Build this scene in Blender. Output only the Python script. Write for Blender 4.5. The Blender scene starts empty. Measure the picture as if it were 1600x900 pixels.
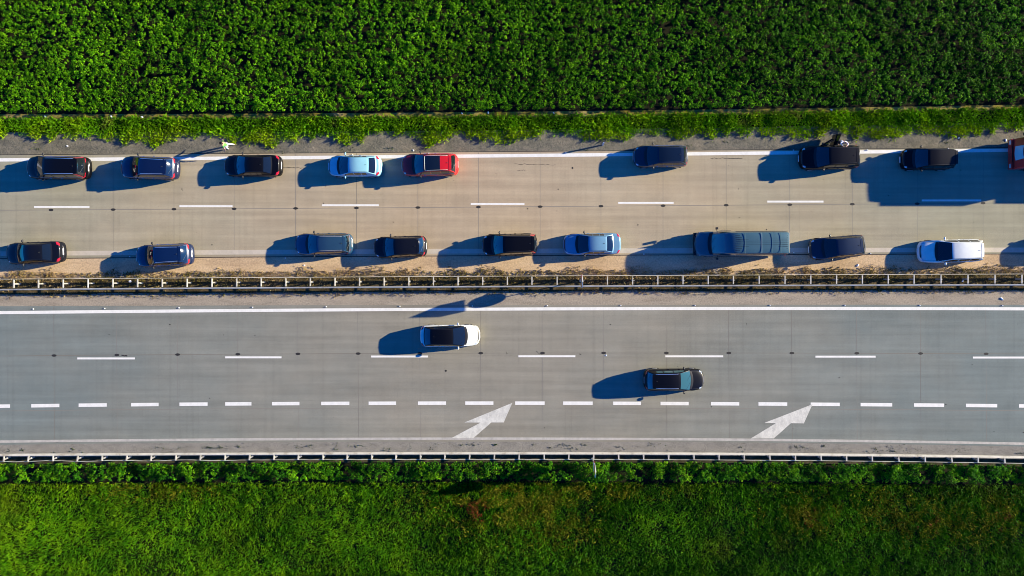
import bpy, math, random
import numpy as np
from mathutils import Vector, Matrix
random.seed(7)
C = bpy.context
S = C.scene
col = S.collection
R = math.radians

# ------------------------------------------------------------------ camera
PPM = 19.05                 # photo pixels per metre on the road surface
H = 56.0                    # drone height
NX, NY = 850.0, 415.0       # the point straight below the drone, in the photo's 1600 x 900 frame
CX, CY = 800.0, 450.0
def P(px, py, z=0.0):
    """photo position -> place on the plane at height z"""
    k = 1.0 - z / H
    x = (NX - CX + (px - NX) * k) / PPM
    y = -(NY - CY + (py - NY) * k) / PPM
    return Vector((x, y, z))
cam = bpy.data.cameras.new('camera')
camo = bpy.data.objects.new('camera', cam); col.objects.link(camo)
S.camera = camo
base = P(NX, NY)
camo.location = (base.x, base.y, H)
camo.rotation_euler = (0, 0, 0)
cam.sensor_width = 36.0
cam.lens = 36.0 * H / (1600 / PPM)
cam.shift_x = -(NX - CX) / 1600.0
cam.shift_y = (NY - CY) / 1600.0
cam.clip_start = 1.0
cam.clip_end = 3000.0

# ------------------------------------------------------------------ light
EL = 16.5
AZ = 12.3                   # the sun stands to the right and a little up in the picture
sd = Vector((math.cos(R(EL)) * math.cos(R(AZ)), math.cos(R(EL)) * math.sin(R(AZ)), math.sin(R(EL))))
sun = bpy.data.lights.new('sun', 'SUN'); suno = bpy.data.objects.new('sun', sun); col.objects.link(suno)
sun.energy = 5.0; sun.angle = R(0.5); sun.color = (1.0, 0.88, 0.65)
suno.rotation_euler = sd.to_track_quat('Z', 'Y').to_euler()
suno.location = (60, 15, 40)
w = bpy.data.worlds.new('World'); S.world = w; w.use_nodes = True
nt = w.node_tree
sky = nt.nodes.new('ShaderNodeTexSky'); sky.sky_type = 'NISHITA'; sky.sun_disc = False
sky.sun_elevation = R(EL); sky.sun_rotation = math.pi / 2 - R(AZ)
sky.ozone_density = 4.0; sky.dust_density = 0.2; sky.air_density = 1.0
tint = nt.nodes.new('ShaderNodeMix'); tint.data_type = 'RGBA'; tint.blend_type = 'MULTIPLY'
tint.inputs[0].default_value = 1.0
tint.inputs[7].default_value = (0.03, 0.37, 0.98, 1)
nt.links.new(sky.outputs[0], tint.inputs[6])
bg = nt.nodes['Background']; bg.inputs[1].default_value = 0.10
nt.links.new(tint.outputs[2], bg.inputs[0])
S.view_settings.view_transform = 'Standard'; S.view_settings.look = 'None'
S.view_settings.gamma = 1.0; S.view_settings.use_curve_mapping = False
S.view_settings.exposure = 1.35
S.render.engine = 'CYCLES'
S.cycles.filter_width = 0.9

# ------------------------------------------------------------------ helpers
def tag(o, label=None, cat=None, group=None, kind=None):
    if label: o['label'] = label
    if cat: o['category'] = cat
    if group: o['group'] = group
    if kind: o['kind'] = kind
    return o
def empty(name, loc, rz=0.0):
    o = bpy.data.objects.new(name, None); col.objects.link(o)
    o.location = loc; o.rotation_euler = (0, 0, rz); o.empty_display_size = 0.3
    return o
class MB:
    def __init__(s): s.v = []; s.f = []
    def add(s, vs, fs):
        n = len(s.v); s.v += [tuple(a) for a in vs]; s.f += [tuple(i + n for i in f) for f in fs]; return s
    def box(s, c, d, rz=0.0, ry=0.0, rx=0.0, taper=1.0):
        M = Matrix.Translation(c) @ Matrix.Rotation(rz, 4, 'Z') @ Matrix.Rotation(ry, 4, 'Y') @ Matrix.Rotation(rx, 4, 'X')
        vs = []
        for z in (-1, 1):
            k = taper if z > 0 else 1.0
            for x, y in ((-1, -1), (1, -1), (1, 1), (-1, 1)):
                vs.append(M @ Vector((x * d[0] / 2 * k, y * d[1] / 2 * k, z * d[2] / 2)))
        return s.add(vs, [(3, 2, 1, 0), (4, 5, 6, 7), (0, 1, 5, 4), (1, 2, 6, 5), (2, 3, 7, 6), (3, 0, 4, 7)])
    def tube(s, a, b, r, n=8, r2=None):
        a = Vector(a); b = Vector(b); d = (b - a).normalized()
        u = d.orthogonal().normalized(); v = d.cross(u); r2 = r if r2 is None else r2
        vs = [a + (u * math.cos(t) + v * math.sin(t)) * r for t in [2 * math.pi * i / n for i in range(n)]]
        vs += [b + (u * math.cos(t) + v * math.sin(t)) * r2 for t in [2 * math.pi * i / n for i in range(n)]]
        fs = [(i, (i + 1) % n, n + (i + 1) % n, n + i) for i in range(n)]
        return s.add(vs, fs + [tuple(range(n - 1, -1, -1)), tuple(range(n, 2 * n))])
    def grid(s, rows, closed=False):
        n = len(rows); m = len(rows[0]); fs = []
        for i in range(n - 1):
            for j in range(m if closed else m - 1):
                k = (j + 1) % m
                fs.append((i * m + j, i * m + k, (i + 1) * m + k, (i + 1) * m + j))
        return s.add([p for r in rows for p in r], fs)
    def build(s, name, mat, parent=None, smooth=False, angle=35):
        me = bpy.data.meshes.new(name); me.from_pydata(s.v, [], s.f); me.validate()
        me.materials.append(mat)
        if smooth:
            me.polygons.foreach_set('use_smooth', [True] * len(me.polygons))
            me.set_sharp_from_angle(angle=R(angle))
        me.update()
        o = bpy.data.objects.new(name, me); col.objects.link(o)
        if parent: o.parent = parent
        return o
def copy_tree(o, parent=None):
    c = o.copy(); col.objects.link(c)
    if parent: c.parent = parent
    for ch in list(o.children): copy_tree(ch, c)
    return c

# ------------------------------------------------------------------ materials
def mat(name, rgb, rough=0.6, metal=0.0, coat=0.0, spec=0.5, emit=None):
    m = bpy.data.materials.new(name); m.use_nodes = True
    b = m.node_tree.nodes['Principled BSDF']
    b.inputs['Base Color'].default_value = (*rgb, 1); b.inputs['Roughness'].default_value = rough
    b.inputs['Metallic'].default_value = metal; b.inputs['Coat Weight'].default_value = coat
    b.inputs['Coat Roughness'].default_value = 0.06
    b.inputs['Specular IOR Level'].default_value = spec
    return m
def N(m, t, **kw):
    n = m.node_tree.nodes.new(t)
    for k, v in kw.items(): setattr(n, k, v)
    return n
def L(m, a, b): m.node_tree.links.new(a, b)
def noise(m, scale, detail=4, rough=0.6, vec=(1, 1, 1), off=(0, 0, 0)):
    tc = N(m, 'ShaderNodeTexCoord'); mp = N(m, 'ShaderNodeMapping')
    mp.inputs['Scale'].default_value = vec; mp.inputs['Location'].default_value = off
    n = N(m, 'ShaderNodeTexNoise'); n.inputs['Scale'].default_value = scale
    n.inputs['Detail'].default_value = detail; n.inputs['Roughness'].default_value = rough
    L(m, tc.outputs['Object'], mp.inputs[0]); L(m, mp.outputs[0], n.inputs[0])
    return n.outputs[0]
def ramp(m, fac, stops):
    r = N(m, 'ShaderNodeValToRGB'); e = r.color_ramp.elements
    while len(e) < len(stops): e.new(0.5)
    for q, (p, c) in zip(e, stops):
        q.position = p; q.color = (*c, 1) if len(c) == 3 else c
    L(m, fac, r.inputs[0]); return r.outputs[0]
def g(v): return (v, v, v)
def mix(m, kind, fac, a, b):
    x = N(m, 'ShaderNodeMix', data_type='RGBA', blend_type=kind)
    for s_, q in ((0, fac), (6, a), (7, b)):
        if hasattr(q, 'links') or hasattr(q, 'is_output'): L(m, q, x.inputs[s_])
        else: x.inputs[s_].default_value = q if s_ == 0 else (*q, 1)
    return x.outputs[2]
def bump(m, h, strength=0.3, dist=0.02):
    b = N(m, 'ShaderNodeBump'); b.inputs['Strength'].default_value = strength; b.inputs['Distance'].default_value = dist
    L(m, h, b.inputs['Height']); L(m, b.outputs[0], m.node_tree.nodes['Principled BSDF'].inputs['Normal'])
def base_in(m): return m.node_tree.nodes['Principled BSDF'].inputs['Base Color']

def concrete(name, warm, cool, seed):
    m = mat(name, warm, 0.85, spec=0.25)
    # warm centre, cool edges: grading of the light painted into the concrete colour
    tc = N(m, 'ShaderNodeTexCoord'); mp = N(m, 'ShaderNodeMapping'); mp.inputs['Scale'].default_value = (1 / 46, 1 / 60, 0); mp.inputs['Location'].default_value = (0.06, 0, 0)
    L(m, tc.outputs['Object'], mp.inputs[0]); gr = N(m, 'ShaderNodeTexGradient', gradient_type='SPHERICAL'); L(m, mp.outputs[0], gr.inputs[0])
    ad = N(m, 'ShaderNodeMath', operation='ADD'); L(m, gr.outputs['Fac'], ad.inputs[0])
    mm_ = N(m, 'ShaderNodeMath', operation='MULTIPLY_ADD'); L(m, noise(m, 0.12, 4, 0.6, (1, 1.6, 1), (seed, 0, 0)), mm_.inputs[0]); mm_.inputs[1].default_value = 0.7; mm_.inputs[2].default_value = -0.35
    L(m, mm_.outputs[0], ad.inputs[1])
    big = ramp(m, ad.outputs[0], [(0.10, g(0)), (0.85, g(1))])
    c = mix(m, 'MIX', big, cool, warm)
    streak = ramp(m, noise(m, 1.0, 5, 0.6, (0.05, 1.6, 1), (0, seed, 0)), [(0.3, g(0.82)), (0.7, g(1.08))])
    c = mix(m, 'MULTIPLY', 1.0, c, streak)
    groove = ramp(m, noise(m, 1.0, 3, 0.75, (2.3, 0.03, 1), (seed, 5, 0)), [(0.30, g(0.90)), (0.46, g(1.0)), (0.8, g(1.03))])
    c = mix(m, 'MULTIPLY', 0.8, c, groove)
    blot = ramp(m, noise(m, 0.5, 6, 0.65, (1, 1, 1), (0, 0, seed)), [(0.3, g(0.90)), (0.72, g(1.07))])
    c = mix(m, 'MULTIPLY', 1.0, c, blot)
    fine = ramp(m, noise(m, 14, 4, 0.8), [(0.25, g(0.84)), (0.75, g(1.13))])
    c = mix(m, 'MULTIPLY', 1.0, c, fine)
    spots = ramp(m, noise(m, 2.6, 2, 0.5, (1, 1, 1), (seed, 9, 2)), [(0.20, g(0.55)), (0.245, g(1))])
    c = mix(m, 'MULTIPLY', 1.0, c, spots)
    L(m, c, base_in(m)); bump(m, noise(m, 20, 4, 0.7), 0.12, 0.01)
    return m
M = {}
M['road_up'] = concrete('concrete_warm', (0.465, 0.365, 0.225), (0.335, 0.318, 0.210), 3.0)
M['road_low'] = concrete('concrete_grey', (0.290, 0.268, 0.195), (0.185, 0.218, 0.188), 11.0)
def soil(name, a, b, c3, sc=3.0, sp=18, bs=0.6, stretch=(1, 1, 1)):
    m = mat(name, a, 0.95, spec=0.1)
    x = ramp(m, noise(m, sc, 7, 0.7, stretch), [(0.28, a), (0.5, b), (0.75, c3)])
    y = ramp(m, noise(m, sp, 5, 0.85), [(0.3, g(0.55)), (0.5, g(1.0)), (0.75, g(1.35))])
    L(m, mix(m, 'MULTIPLY', 1.0, x, y), base_in(m)); bump(m, noise(m, sp, 5, 0.8), bs, 0.06)
    return m
M['gravel'] = soil('gravel', (0.09, 0.088, 0.068), (0.165, 0.152, 0.108), (0.26, 0.22, 0.15), 0.9, 5.5, 1.0)
M['median'] = soil('median_dirt', (0.36, 0.25, 0.14), (0.54, 0.39, 0.22), (0.62, 0.47, 0.28), 0.7, 7, 0.2, (0.25, 1, 1))
M['median_low'] = soil('median_dust', (0.24, 0.20, 0.14), (0.34, 0.29, 0.21), (0.40, 0.33, 0.23), 0.9, 8, 0.25, (0.3, 1.4, 1))
M['shoulder'] = soil('shoulder_grey', (0.17, 0.16, 0.13), (0.25, 0.235, 0.195), (0.29, 0.27, 0.22), 1.6, 11, 0.4, (0.6, 1, 1))
M['ground'] = soil('field_soil', (0.008, 0.010, 0.004), (0.014, 0.015, 0.006), (0.022, 0.020, 0.008), 1.0, 6, 0.5)
M['track'] = soil('track_dirt', (0.10, 0.085, 0.01), (0.22, 0.18, 0.035), (0.42, 0.32, 0.14), 0.6, 5, 0.4, (0.5, 1, 1))
def paint(name, rgb, wear):
    m = mat(name, rgb, 0.7, spec=0.3)
    f = ramp(m, noise(m, 1.5, 6, 0.7, (1.5, 1, 1)), [(0.3, g(1 - wear)), (0.6, g(1.0))])
    f2 = ramp(m, noise(m, 9, 4, 0.8), [(0.3, g(1 - wear * 0.5)), (0.6, g(1.0))])
    c = mix(m, 'MULTIPLY', 1.0, mix(m, 'MULTIPLY', 1.0, rgb, f), f2); L(m, c, base_in(m)); return m
M['white'] = paint('road_paint_white', (0.84, 0.82, 0.70), 0.12)
M['arrow'] = paint('road_paint_worn', (0.72, 0.70, 0.57), 0.30)
M['faded'] = paint('road_paint_dusty', (0.56, 0.49, 0.36), 0.14)
M['edge'] = paint('road_paint_edge', (0.52, 0.49, 0.41), 0.28)
M['joint'] = mat('joint_tar', (0.02, 0.018, 0.015), 0.8)
M['jointm'] = mat('joint_dusty', (0.18, 0.162, 0.12), 0.85)
M['jointf'] = mat('joint_faint', (0.215, 0.195, 0.15), 0.9)
M['steel'] = mat('galvanised_steel', (0.56, 0.53, 0.40), 0.6, 0.0)
_c = ramp(M['steel'], noise(M['steel'], 1.3, 5, .7), [(.3, (0.30, 0.26, 0.18)), (.45, (0.50, 0.47, 0.36)), (.7, (0.62, 0.59, 0.47))])
L(M['steel'], _c, base_in(M['steel']))
M['steel_d'] = mat('weathered_steel', (0.34, 0.33, 0.30), 0.55, 0.3)
M['glass'] = mat('car_glass', (0.006, 0.010, 0.014), 0.04, 0.0, spec=1.0)
M['glass_t'] = mat('car_glass_tinted', (0.03, 0.09, 0.09), 0.06, 0.0, spec=1.0)
M['black'] = mat('black_plastic', (0.012, 0.012, 0.013), 0.5)
M['rubber'] = mat('rubber', (0.018, 0.018, 0.018), 0.85)
M['chrome'] = mat('bright_trim', (0.70, 0.72, 0.74), 0.25, 0.8)
M['rim'] = mat('alloy', (0.45, 0.46, 0.47), 0.35, 0.7)
M['lampw'] = mat('clear_lamp', (0.55, 0.62, 0.66), 0.1, 0.3, 0.8)
M['lampr'] = mat('red_lamp', (0.50, 0.010, 0.025), 0.15, 0.0, 1.0)
M['plate'] = mat('plate_white', (0.80, 0.80, 0.78), 0.5)
M['skin'] = mat('skin', (0.52, 0.30, 0.21), 0.6)
def car_paint(name, rgb, metal=0.0, rough=0.38):
    dk = max(rgb) < .03
    m = mat(name, rgb, rough, metal, .35 if dk else .8, spec=.15 if dk else .4)
    f = ramp(m, noise(m, 1.2, 3), [(0.3, g(0.92)), (0.7, g(1.05))]); L(m, mix(m, 'MULTIPLY', 1.0, rgb, f), base_in(m))
    return m
PC = {
 'black': car_paint('paint_black', (0.0025, 0.0025, 0.003)),
 'dark': car_paint('paint_charcoal', (0.005, 0.006, 0.010), 0.0),
 'navy': car_paint('paint_navy', (0.003, 0.010, 0.042), 0.1, 0.35),
 'navy2': car_paint('paint_deep_blue', (0.003, 0.014, 0.055), 0.1, 0.35),
 'bluegrey': car_paint('paint_blue_grey', (0.022, 0.065, 0.11), 0.15, 0.36),
 'skyblue': car_paint('paint_light_blue', (0.15, 0.31, 0.42), 0.2, 0.36),
 'white': car_paint('paint_white', (0.78, 0.80, 0.70), 0.0, 0.4),
 'silver': car_paint('paint_silver_white', (0.28, 0.58, 0.62), 0.1, 0.4),
 'grey': car_paint('paint_grey', (0.010, 0.022, 0.045), 0.2, 0.36),
 'red': car_paint('paint_red', (0.62, 0.012, 0.014), 0.1, 0.38),
 'truckred': car_paint('paint_lorry_red', (0.62, 0.03, 0.02), 0.0, 0.4),
 'van': car_paint('paint_van_grey', (0.045, 0.115, 0.14), 0.1, 0.42),
}

# ------------------------------------------------------------------ road layout (photo measurements turned into smooth curves on the ground)
def curve(pts, deg=3):
    xs = [p[0] for p in pts]; ys = [p[1] for p in pts]
    c = np.polyfit(np.array(xs) - 800, ys, deg); xa, xb = xs[0], xs[-1]
    d = np.polyder(c)
    def f(x):
        if x < xa: return float(np.polyval(c, xa - 800) + np.polyval(d, xa - 800) * (x - xa))
        if x > xb: return float(np.polyval(c, xb - 800) + np.polyval(d, xb - 800) * (x - xb))
        return float(np.polyval(c, x - 800))
    return f
Y_field = curve([(0, 180), (400, 179), (700, 177), (1000, 174), (1400, 168), (1600, 165)], 2)
Y_track = curve([(0, 184.5), (400, 184), (700, 182), (1000, 179), (1400, 172.5), (1600, 169)], 2)
Y_u0 = curve([(0, 242), (400, 239.5), (800, 236.5), (1100, 234.5), (1350, 233), (1600, 230)], 2)
Y_u1 = curve([(0, 250), (400, 246.5), (800, 243.4), (1200, 239), (1350, 237.7), (1600, 234.3)], 2)
Y_uj = curve([(0, 328.4), (270, 327.3), (460, 325.5), (747, 323.6), (940, 322), (1235, 320), (1430, 318), (1600, 317)], 2)
Y_u2 = curve([(0, 396), (350, 395), (700, 392.6), (1080, 390.8), (1400, 390.6), (1600, 390.6)], 2)
Y_u3 = curve([(0, 404), (350, 403), (700, 400), (1080, 398), (1400, 397.4), (1600, 397.4)], 2)
Y_r1 = curve([(0, 436.3), (400, 434.5), (700, 432), (1000, 430.5), (1600, 428.5)], 2)
Y_r2 = curve([(0, 451), (400, 449), (700, 446.5), (1000, 445.3), (1600, 443.8)], 2)
Y_l0 = curve([(0, 474), (400, 474), (800, 472), (1200, 471.5), (1600, 472.5)], 2)
Y_l1 = curve([(0, 488.3), (400, 485.5), (700, 483), (1000, 482), (1500, 482.3), (1600, 482.6)], 2)
Y_lj = curve([(0, 556.3), (400, 553), (700, 552), (1000, 551.5), (1500, 552.6), (1600, 553)], 2)
Y_ls = curve([(0, 635), (145, 632.5), (302, 631), (600, 630.5), (980, 630.5), (1207, 630.8), (1369, 632), (1598, 634.4)], 3)
Y_l2 = curve([(0, 690), (300, 686.8), (700, 685.7), (1000, 685.7), (1200, 687), (1480, 691.5), (1600, 693)], 3)
Y_l3 = curve([(0, 695), (300, 691.8), (700, 690.3), (1000, 690.3), (1200, 691.5), (1480, 696), (1600, 697.5)], 3)
Y_g1 = curve([(0, 711.5), (300, 709.7), (660, 709), (1000, 709), (1140, 709.5), (1350, 711.5), (1600, 715)], 3)
Y_g2 = curve([(0, 721), (300, 719), (660, 718), (1000, 718), (1300, 720), (1600, 724)], 3)
Y_h1 = curve([(0, 753), (400, 751), (700, 749.5), (1000, 751), (1300, 753.5), (1600, 755)], 2)
XA, XB = -330, 1960
def strip(name, m, fa, fb, z, ka='structure', xa=XA, xb=XB, n=90, jag=0.0):
    rnd = random.Random(hash(name) % 1000 if False else len(name))
    mb = MB(); rows = []
    for i in range(n + 1):
        x = xa + (xb - xa) * i / n
        rows.append([P(x, fa(x) + rnd.uniform(-jag, jag)) + Vector((0, 0, z)), P(x, fb(x) + rnd.uniform(-jag, jag)) + Vector((0, 0, z))])
    # counter-clockwise seen from above
    rows = [[r[1], r[0]] for r in rows]
    mb.grid([[r[0] for r in rows], [r[1] for r in rows]])
    mb.f = [tuple(reversed(f)) for f in mb.f] if False else mb.f
    o = mb.build(name, m); o['kind'] = ka
    return o
mb = MB(); mb.add([(-1500, -1500, -0.03), (1500, -1500, -0.03), (1500, 1500, -0.03), (-1500, 1500, -0.03)], [(0, 1, 2, 3)])
tag(mb.build('ground', M['ground']), kind='structure')
strip('dirt_track', M['track'], lambda x: Y_field(x) - 1.5, lambda x: Y_track(x) + 3, 0.0)
strip('gravel_shoulder', M['gravel'], lambda x: Y_track(x) + 22, lambda x: Y_u0(x) + 1.5, 0.0)
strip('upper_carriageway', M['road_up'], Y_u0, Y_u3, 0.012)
strip('median_strip', M['median'], lambda x: Y_u3(x) - 1.0, lambda x: Y_r2(x), 0.0)
M['median_in'] = soil('median_inner_soil', (0.03, 0.022, 0.008), (0.08, 0.06, 0.025), (0.20, 0.14, 0.07), 1.6, 7, .6)
strip('median_inner_ground', M['median_in'], lambda x: Y_r1(x) - 1, lambda x: Y_r2(x) + 9, 0.008, jag=.9)
strip('median_edge_ground', M['median_low'], lambda x: Y_r2(x), lambda x: Y_l0(x) + 7, 0.004)
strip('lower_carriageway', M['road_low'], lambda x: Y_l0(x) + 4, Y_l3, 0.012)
strip('lower_shoulder', M['shoulder'], lambda x: Y_l3(x) - 1, lambda x: Y_g1(x) + 2.5, 0.004)
M['verge_soil'] = soil('verge_soil', (0.03, 0.028, 0.014), (0.055, 0.05, 0.025), (0.12, 0.10, 0.06), 1.5, 7, .5)
strip('verge_ground', M['verge_soil'], lambda x: Y_g1(x) + 1, lambda x: Y_g2(x) + 5, 0.0, jag=.5)

# painted lines
def line(mb, f, half, xa=XA, xb=XB, n=90, z=0.016):
    t = [[P(x, f(x) + half) + Vector((0, 0, z)) for x in [xa + (xb - xa) * i / n for i in range(n + 1)]],
         [P(x, f(x) - half) + Vector((0, 0, z)) for x in [xa + (xb - xa) * i / n for i in range(n + 1)]]]
    mb.grid(t)
mb = MB()
line(mb, Y_u1, 2.6); line(mb, Y_l1, 2.4)
def dash(mb, xa, xb, f, half):
    line(mb, f, half, xa, xb, 1)
for xa, xb, y in [(-178, -92, 324.6), (53.3, 140, 323.4), (280.5, 363.5, 322.2), (503, 592, 320.7), (735.5, 819.5, 318.7), (966, 1052.5, 317), (1198.8, 1286.6, 315), (1440, 1533, 313.2), (1676, 1765, 311)]:
    dash(mb, xa, xb, lambda x: y, 1.5)
for xa, xb, y in [(-110, -20, 562), (121, 211, 560), (352, 440, 558.3), (580, 669, 557), (810, 899, 556.6), (1039.5, 1130, 556.7), (1274, 1368, 557.2), (1520, 1612, 558.6), (1760, 1850, 560)]:
    dash(mb, xa, xb, lambda x: y, 1.5)
sh = [(-28, 16), (49, 93), (123, 167), (205, 248), (280.5, 324.5), (352, 393), (425, 468), (502, 546), (576, 619), (653, 697), (727, 771), (805, 851), (880, 926),
      (958, 1001.5), (1032, 1076), (1111, 1155), (1185, 1230), (1266.5, 1312), (1344.5, 1394), (1428, 1475), (1509, 1558), (1592, 1640)]
sh += [(-28 - 76 * k, 16 - 76 * k) for k in range(1, 4)] + [(1592 + 82 * k, 1640 + 82 * k) for k in range(1, 4)]
for xa, xb in sh: dash(mb, xa, xb, lambda x: Y_ls(x), 2.7)
tag(mb.build('road_markings', M['white']), kind='structure')
mb = MB(); line(mb, Y_u2, 3.6, z=0.0165)
tag(mb.build('road_markings', M['faded']), kind='structure')
mb = MB(); line(mb, Y_l2, 1.9, z=0.0165)
tag(mb.build('road_markings', M['edge']), kind='structure')
mb = MB()
for pts in ([(800.7, 629.3), (787.1, 660), (767.8, 660), (740, 684.2), (705.6, 684.2), (750.7, 660.2), (725.6, 660)],
            [(1269.4, 631.6), (1255.9, 661.5), (1235.7, 661.2), (1209, 684.9), (1173, 684.9), (1211.9, 661.2), (1194, 660.7)]):
    vs = [P(a, b) + Vector((0, 0, 0.0205)) for a, b in reversed(pts)]
    # head (reversed order: 6 left barb, 5, 4.. ) split into head and shaft
    a, b, c, d, e, f_, g_ = [P(x, y) + Vector((0, 0, 0.0205)) for x, y in pts]
    mb.add([a, g_, f_, c, b], [(0, 1, 2, 3, 4)])
    mb.add([f_, e, d, c], [(0, 1, 2, 3)])
tag(mb.build('road_markings', M['arrow']), kind='structure')

# slab joints
mb = MB(); mf = MB(); mm = MB()
UJ = [-305, -209, -112, -15, 80, 177, 272, 366, 462, 557, 653, 747.6, 844, 939, 1036, 1134.6, 1234, 1331.6, 1433, 1536, 1640, 1745, 1850]
LJ = [-303, -207, -110, -14, 84, 182, 277, 371, 465, 559, 655.5, 750.5, 847, 942.5, 1040.5, 1138, 1236.5, 1338, 1437.5, 1540, 1643, 1746, 1850]
def vline(b, x, ya, yb, hw, z=0.0140, lean=0.0):
    b.add([P(x - hw, yb) + Vector((lean, 0, z)), P(x + hw, yb) + Vector((lean, 0, z)), P(x + hw, ya) + Vector((0, 0, z)), P(x - hw, ya) + Vector((0, 0, z))], [(0, 1, 2, 3)])
def diamond(b, x, y, wx=4.0, wy=2.0, z=0.0152):
    b.add([P(x + wx * math.cos(t), y - wy * math.sin(t)) + Vector((0, 0, z)) for t in [math.pi * i / 4 for i in range(8)]], [tuple(range(8))])
rj = random.Random(3)
for x in UJ:
    vline(mm if rj.random() < .25 else mf, x, Y_u0(x) + 1, Y_u3(x) - 1, 0.30); diamond(mb, x, Y_uj(x))
for x in LJ:
    vline(mm if rj.random() < .6 else mf, x, Y_l0(x) + 6, Y_l3(x) - 1, 0.27, lean=0.08); diamond(mb, x + .7, Y_lj(x))
line(mf, Y_uj, 0.4, z=0.0144); line(mm, Y_lj, 0.38, z=0.0144)
line(mf, lambda x: Y_ls(x) + 7.6, 0.4, z=0.0146)
line(mb, lambda x: Y_u3(x) - .3, 0.6, z=0.0148); line(mb, lambda x: Y_u0(x) + .1, 0.45, z=0.0150)
tag(mb.build('slab_joints', M['joint']), kind='structure')
tag(mf.build('slab_joints', M['jointf']), kind='structure')
tag(mm.build('slab_joints', M['jointm']), kind='structure')
# cracks and small patches in the concrete
mb = MB()
def crack(xa, xb, y, amp, hw=0.35, n=16, wig=0.7):
    rr = random.Random(int(xa)); ys = [y + amp * i / n + rr.uniform(-wig, wig) for i in range(n + 1)]
    xs = [xa + (xb - xa) * i / n for i in range(n + 1)]
    mb.grid([[P(x, q + hw * rr.uniform(.5, 1.3)) + Vector((0, 0, .0155)) for x, q in zip(xs, ys)], [P(x, q - hw * rr.uniform(.5, 1.3)) + Vector((0, 0, .0155)) for x, q in zip(xs, ys)]])
crack(441, 477, 261, 2, .4); crack(804, 868, 256, 2, .3); crack(1110, 1160, 247.3, 0, .5); crack(838, 846, 549, 5, .5, 6, 1)
crack(190, 199, 555, 1, .9, 4, .4); crack(808, 822, 266, 0, .25); crack(1058, 1062, 572, 6, .3, 4); crack(905, 908, 553, 1, .5, 4)
rr = random.Random(5)
for i in range(26):
    x = rr.uniform(0, 1600); y = rr.choice([rr.uniform(255, 385), rr.uniform(495, 680)])
    diamond(mb, x, y, rr.uniform(.5, 1.4), rr.uniform(.4, 1.1), 0.0157)
diamond(mb, 696.5, 579.3, 1.8, 1.6, .0158); diamond(mb, 894.5, 262.5, 1.6, 1.6, .0158)
tag(mb.build('road_cracks', M['joint']), kind='structure')

# ------------------------------------------------------------------ vegetation
rng = np.random.default_rng(12)
def vnoise(x, y, sc, seed):
    r = np.random.default_rng(seed); T = r.random((256, 256))
    X = x * sc + 1000; Y = y * sc + 1000
    xi = np.floor(X).astype(int); yi = np.floor(Y).astype(int); fx = X - xi; fy = Y - yi
    fx = fx * fx * (3 - 2 * fx); fy = fy * fy * (3 - 2 * fy)
    a = T[xi % 256, yi % 256]; b = T[(xi + 1) % 256, yi % 256]; c = T[xi % 256, (yi + 1) % 256]; d = T[(xi + 1) % 256, (yi + 1) % 256]
    return (a * (1 - fx) + b * fx) * (1 - fy) + (c * (1 - fx) + d * fx) * fy
def quads_mesh(name, V, m, attr):
    n = V.shape[0]; me = bpy.data.meshes.new(name)
    me.vertices.add(n * 4); me.vertices.foreach_set('co', V.reshape(-1).astype(np.float32))
    me.loops.add(n * 4); me.loops.foreach_set('vertex_index', np.arange(n * 4, dtype=np.int32))
    me.polygons.add(n); me.polygons.foreach_set('loop_start', np.arange(0, n * 4, 4, dtype=np.int32))
    a = me.attributes.new('leaf_tone', 'FLOAT', 'FACE'); a.data.foreach_set('value', attr.astype(np.float32))
    me.materials.append(m); me.update(calc_edges=True)
    o = bpy.data.objects.new(name, me); col.objects.link(o); o['kind'] = 'stuff'
    return o
def leaf_quads(cen, nrm, size, asp, r):
    """cen (n,3), nrm (n,3) unit, size (n), makes pointed leaf quads (rhombus-like)"""
    n = len(cen); a = r.normal(size=(n, 3)); u = np.cross(nrm, a); u /= np.linalg.norm(u, axis=1, keepdims=True) + 1e-9
    v = np.cross(nrm, u)
    L_ = size[:, None] * u * 0.5; W_ = (size * asp)[:, None] * v * 0.5
    return np.stack([cen - L_, cen + W_ - L_ * .1, cen + L_, cen - W_ - L_ * .1], axis=1)
def foliage_mat(name, stops, tr=0.35, sc=0.25, dry=None):
    m = bpy.data.materials.new(name); m.use_nodes = True; nt_ = m.node_tree
    b = nt_.nodes['Principled BSDF']; b.inputs['Roughness'].default_value = 0.6; b.inputs['Specular IOR Level'].default_value = 0.06
    at = N(m, 'ShaderNodeAttribute', attribute_name='leaf_tone')
    c = ramp(m, at.outputs['Fac'], stops)
    big = ramp(m, noise(m, sc, 5, 0.6), [(0.32, g(0.62)), (0.68, g(1.2))])
    c = mix(m, 'MULTIPLY', 1.0, c, big)
    if dry:
        f = ramp(m, noise(m, dry[1], 4, 0.6, (1, 1, 1), (4, 7, 0)), [(dry[2], g(0)), (dry[2] + .12, g(dry[3]))])
        c = mix(m, 'MIX', f, c, dry[0])
    L(m, c, base_in(m))
    t = N(m, 'ShaderNodeBsdfTranslucent'); L(m, c, t.inputs[0])
    ms = N(m, 'ShaderNodeMixShader'); ms.inputs[0].default_value = tr
    L(m, b.outputs[0], ms.inputs[1]); L(m, t.outputs[0], ms.inputs[2])
    L(m, ms.outputs[0], nt_.nodes['Material Output'].inputs[0])
    return m
def wx(px): return (px - 800) / PPM
def wy(py): return -(py - 450) / PPM
def curve_arr(f, X):
    px = X * PPM + 800; xs = np.linspace(XA, XB, 200); ys = np.array([wy(f(x)) for x in xs])
    return np.interp(px, xs, ys)
def plants(xr, yr, dens, r):
    n = int((xr[1] - xr[0]) * (yr[1] - yr[0]) * dens)
    return r.uniform(xr[0], xr[1], n), r.uniform(yr[0], yr[1], n)
XR = (-50, 50)
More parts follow.
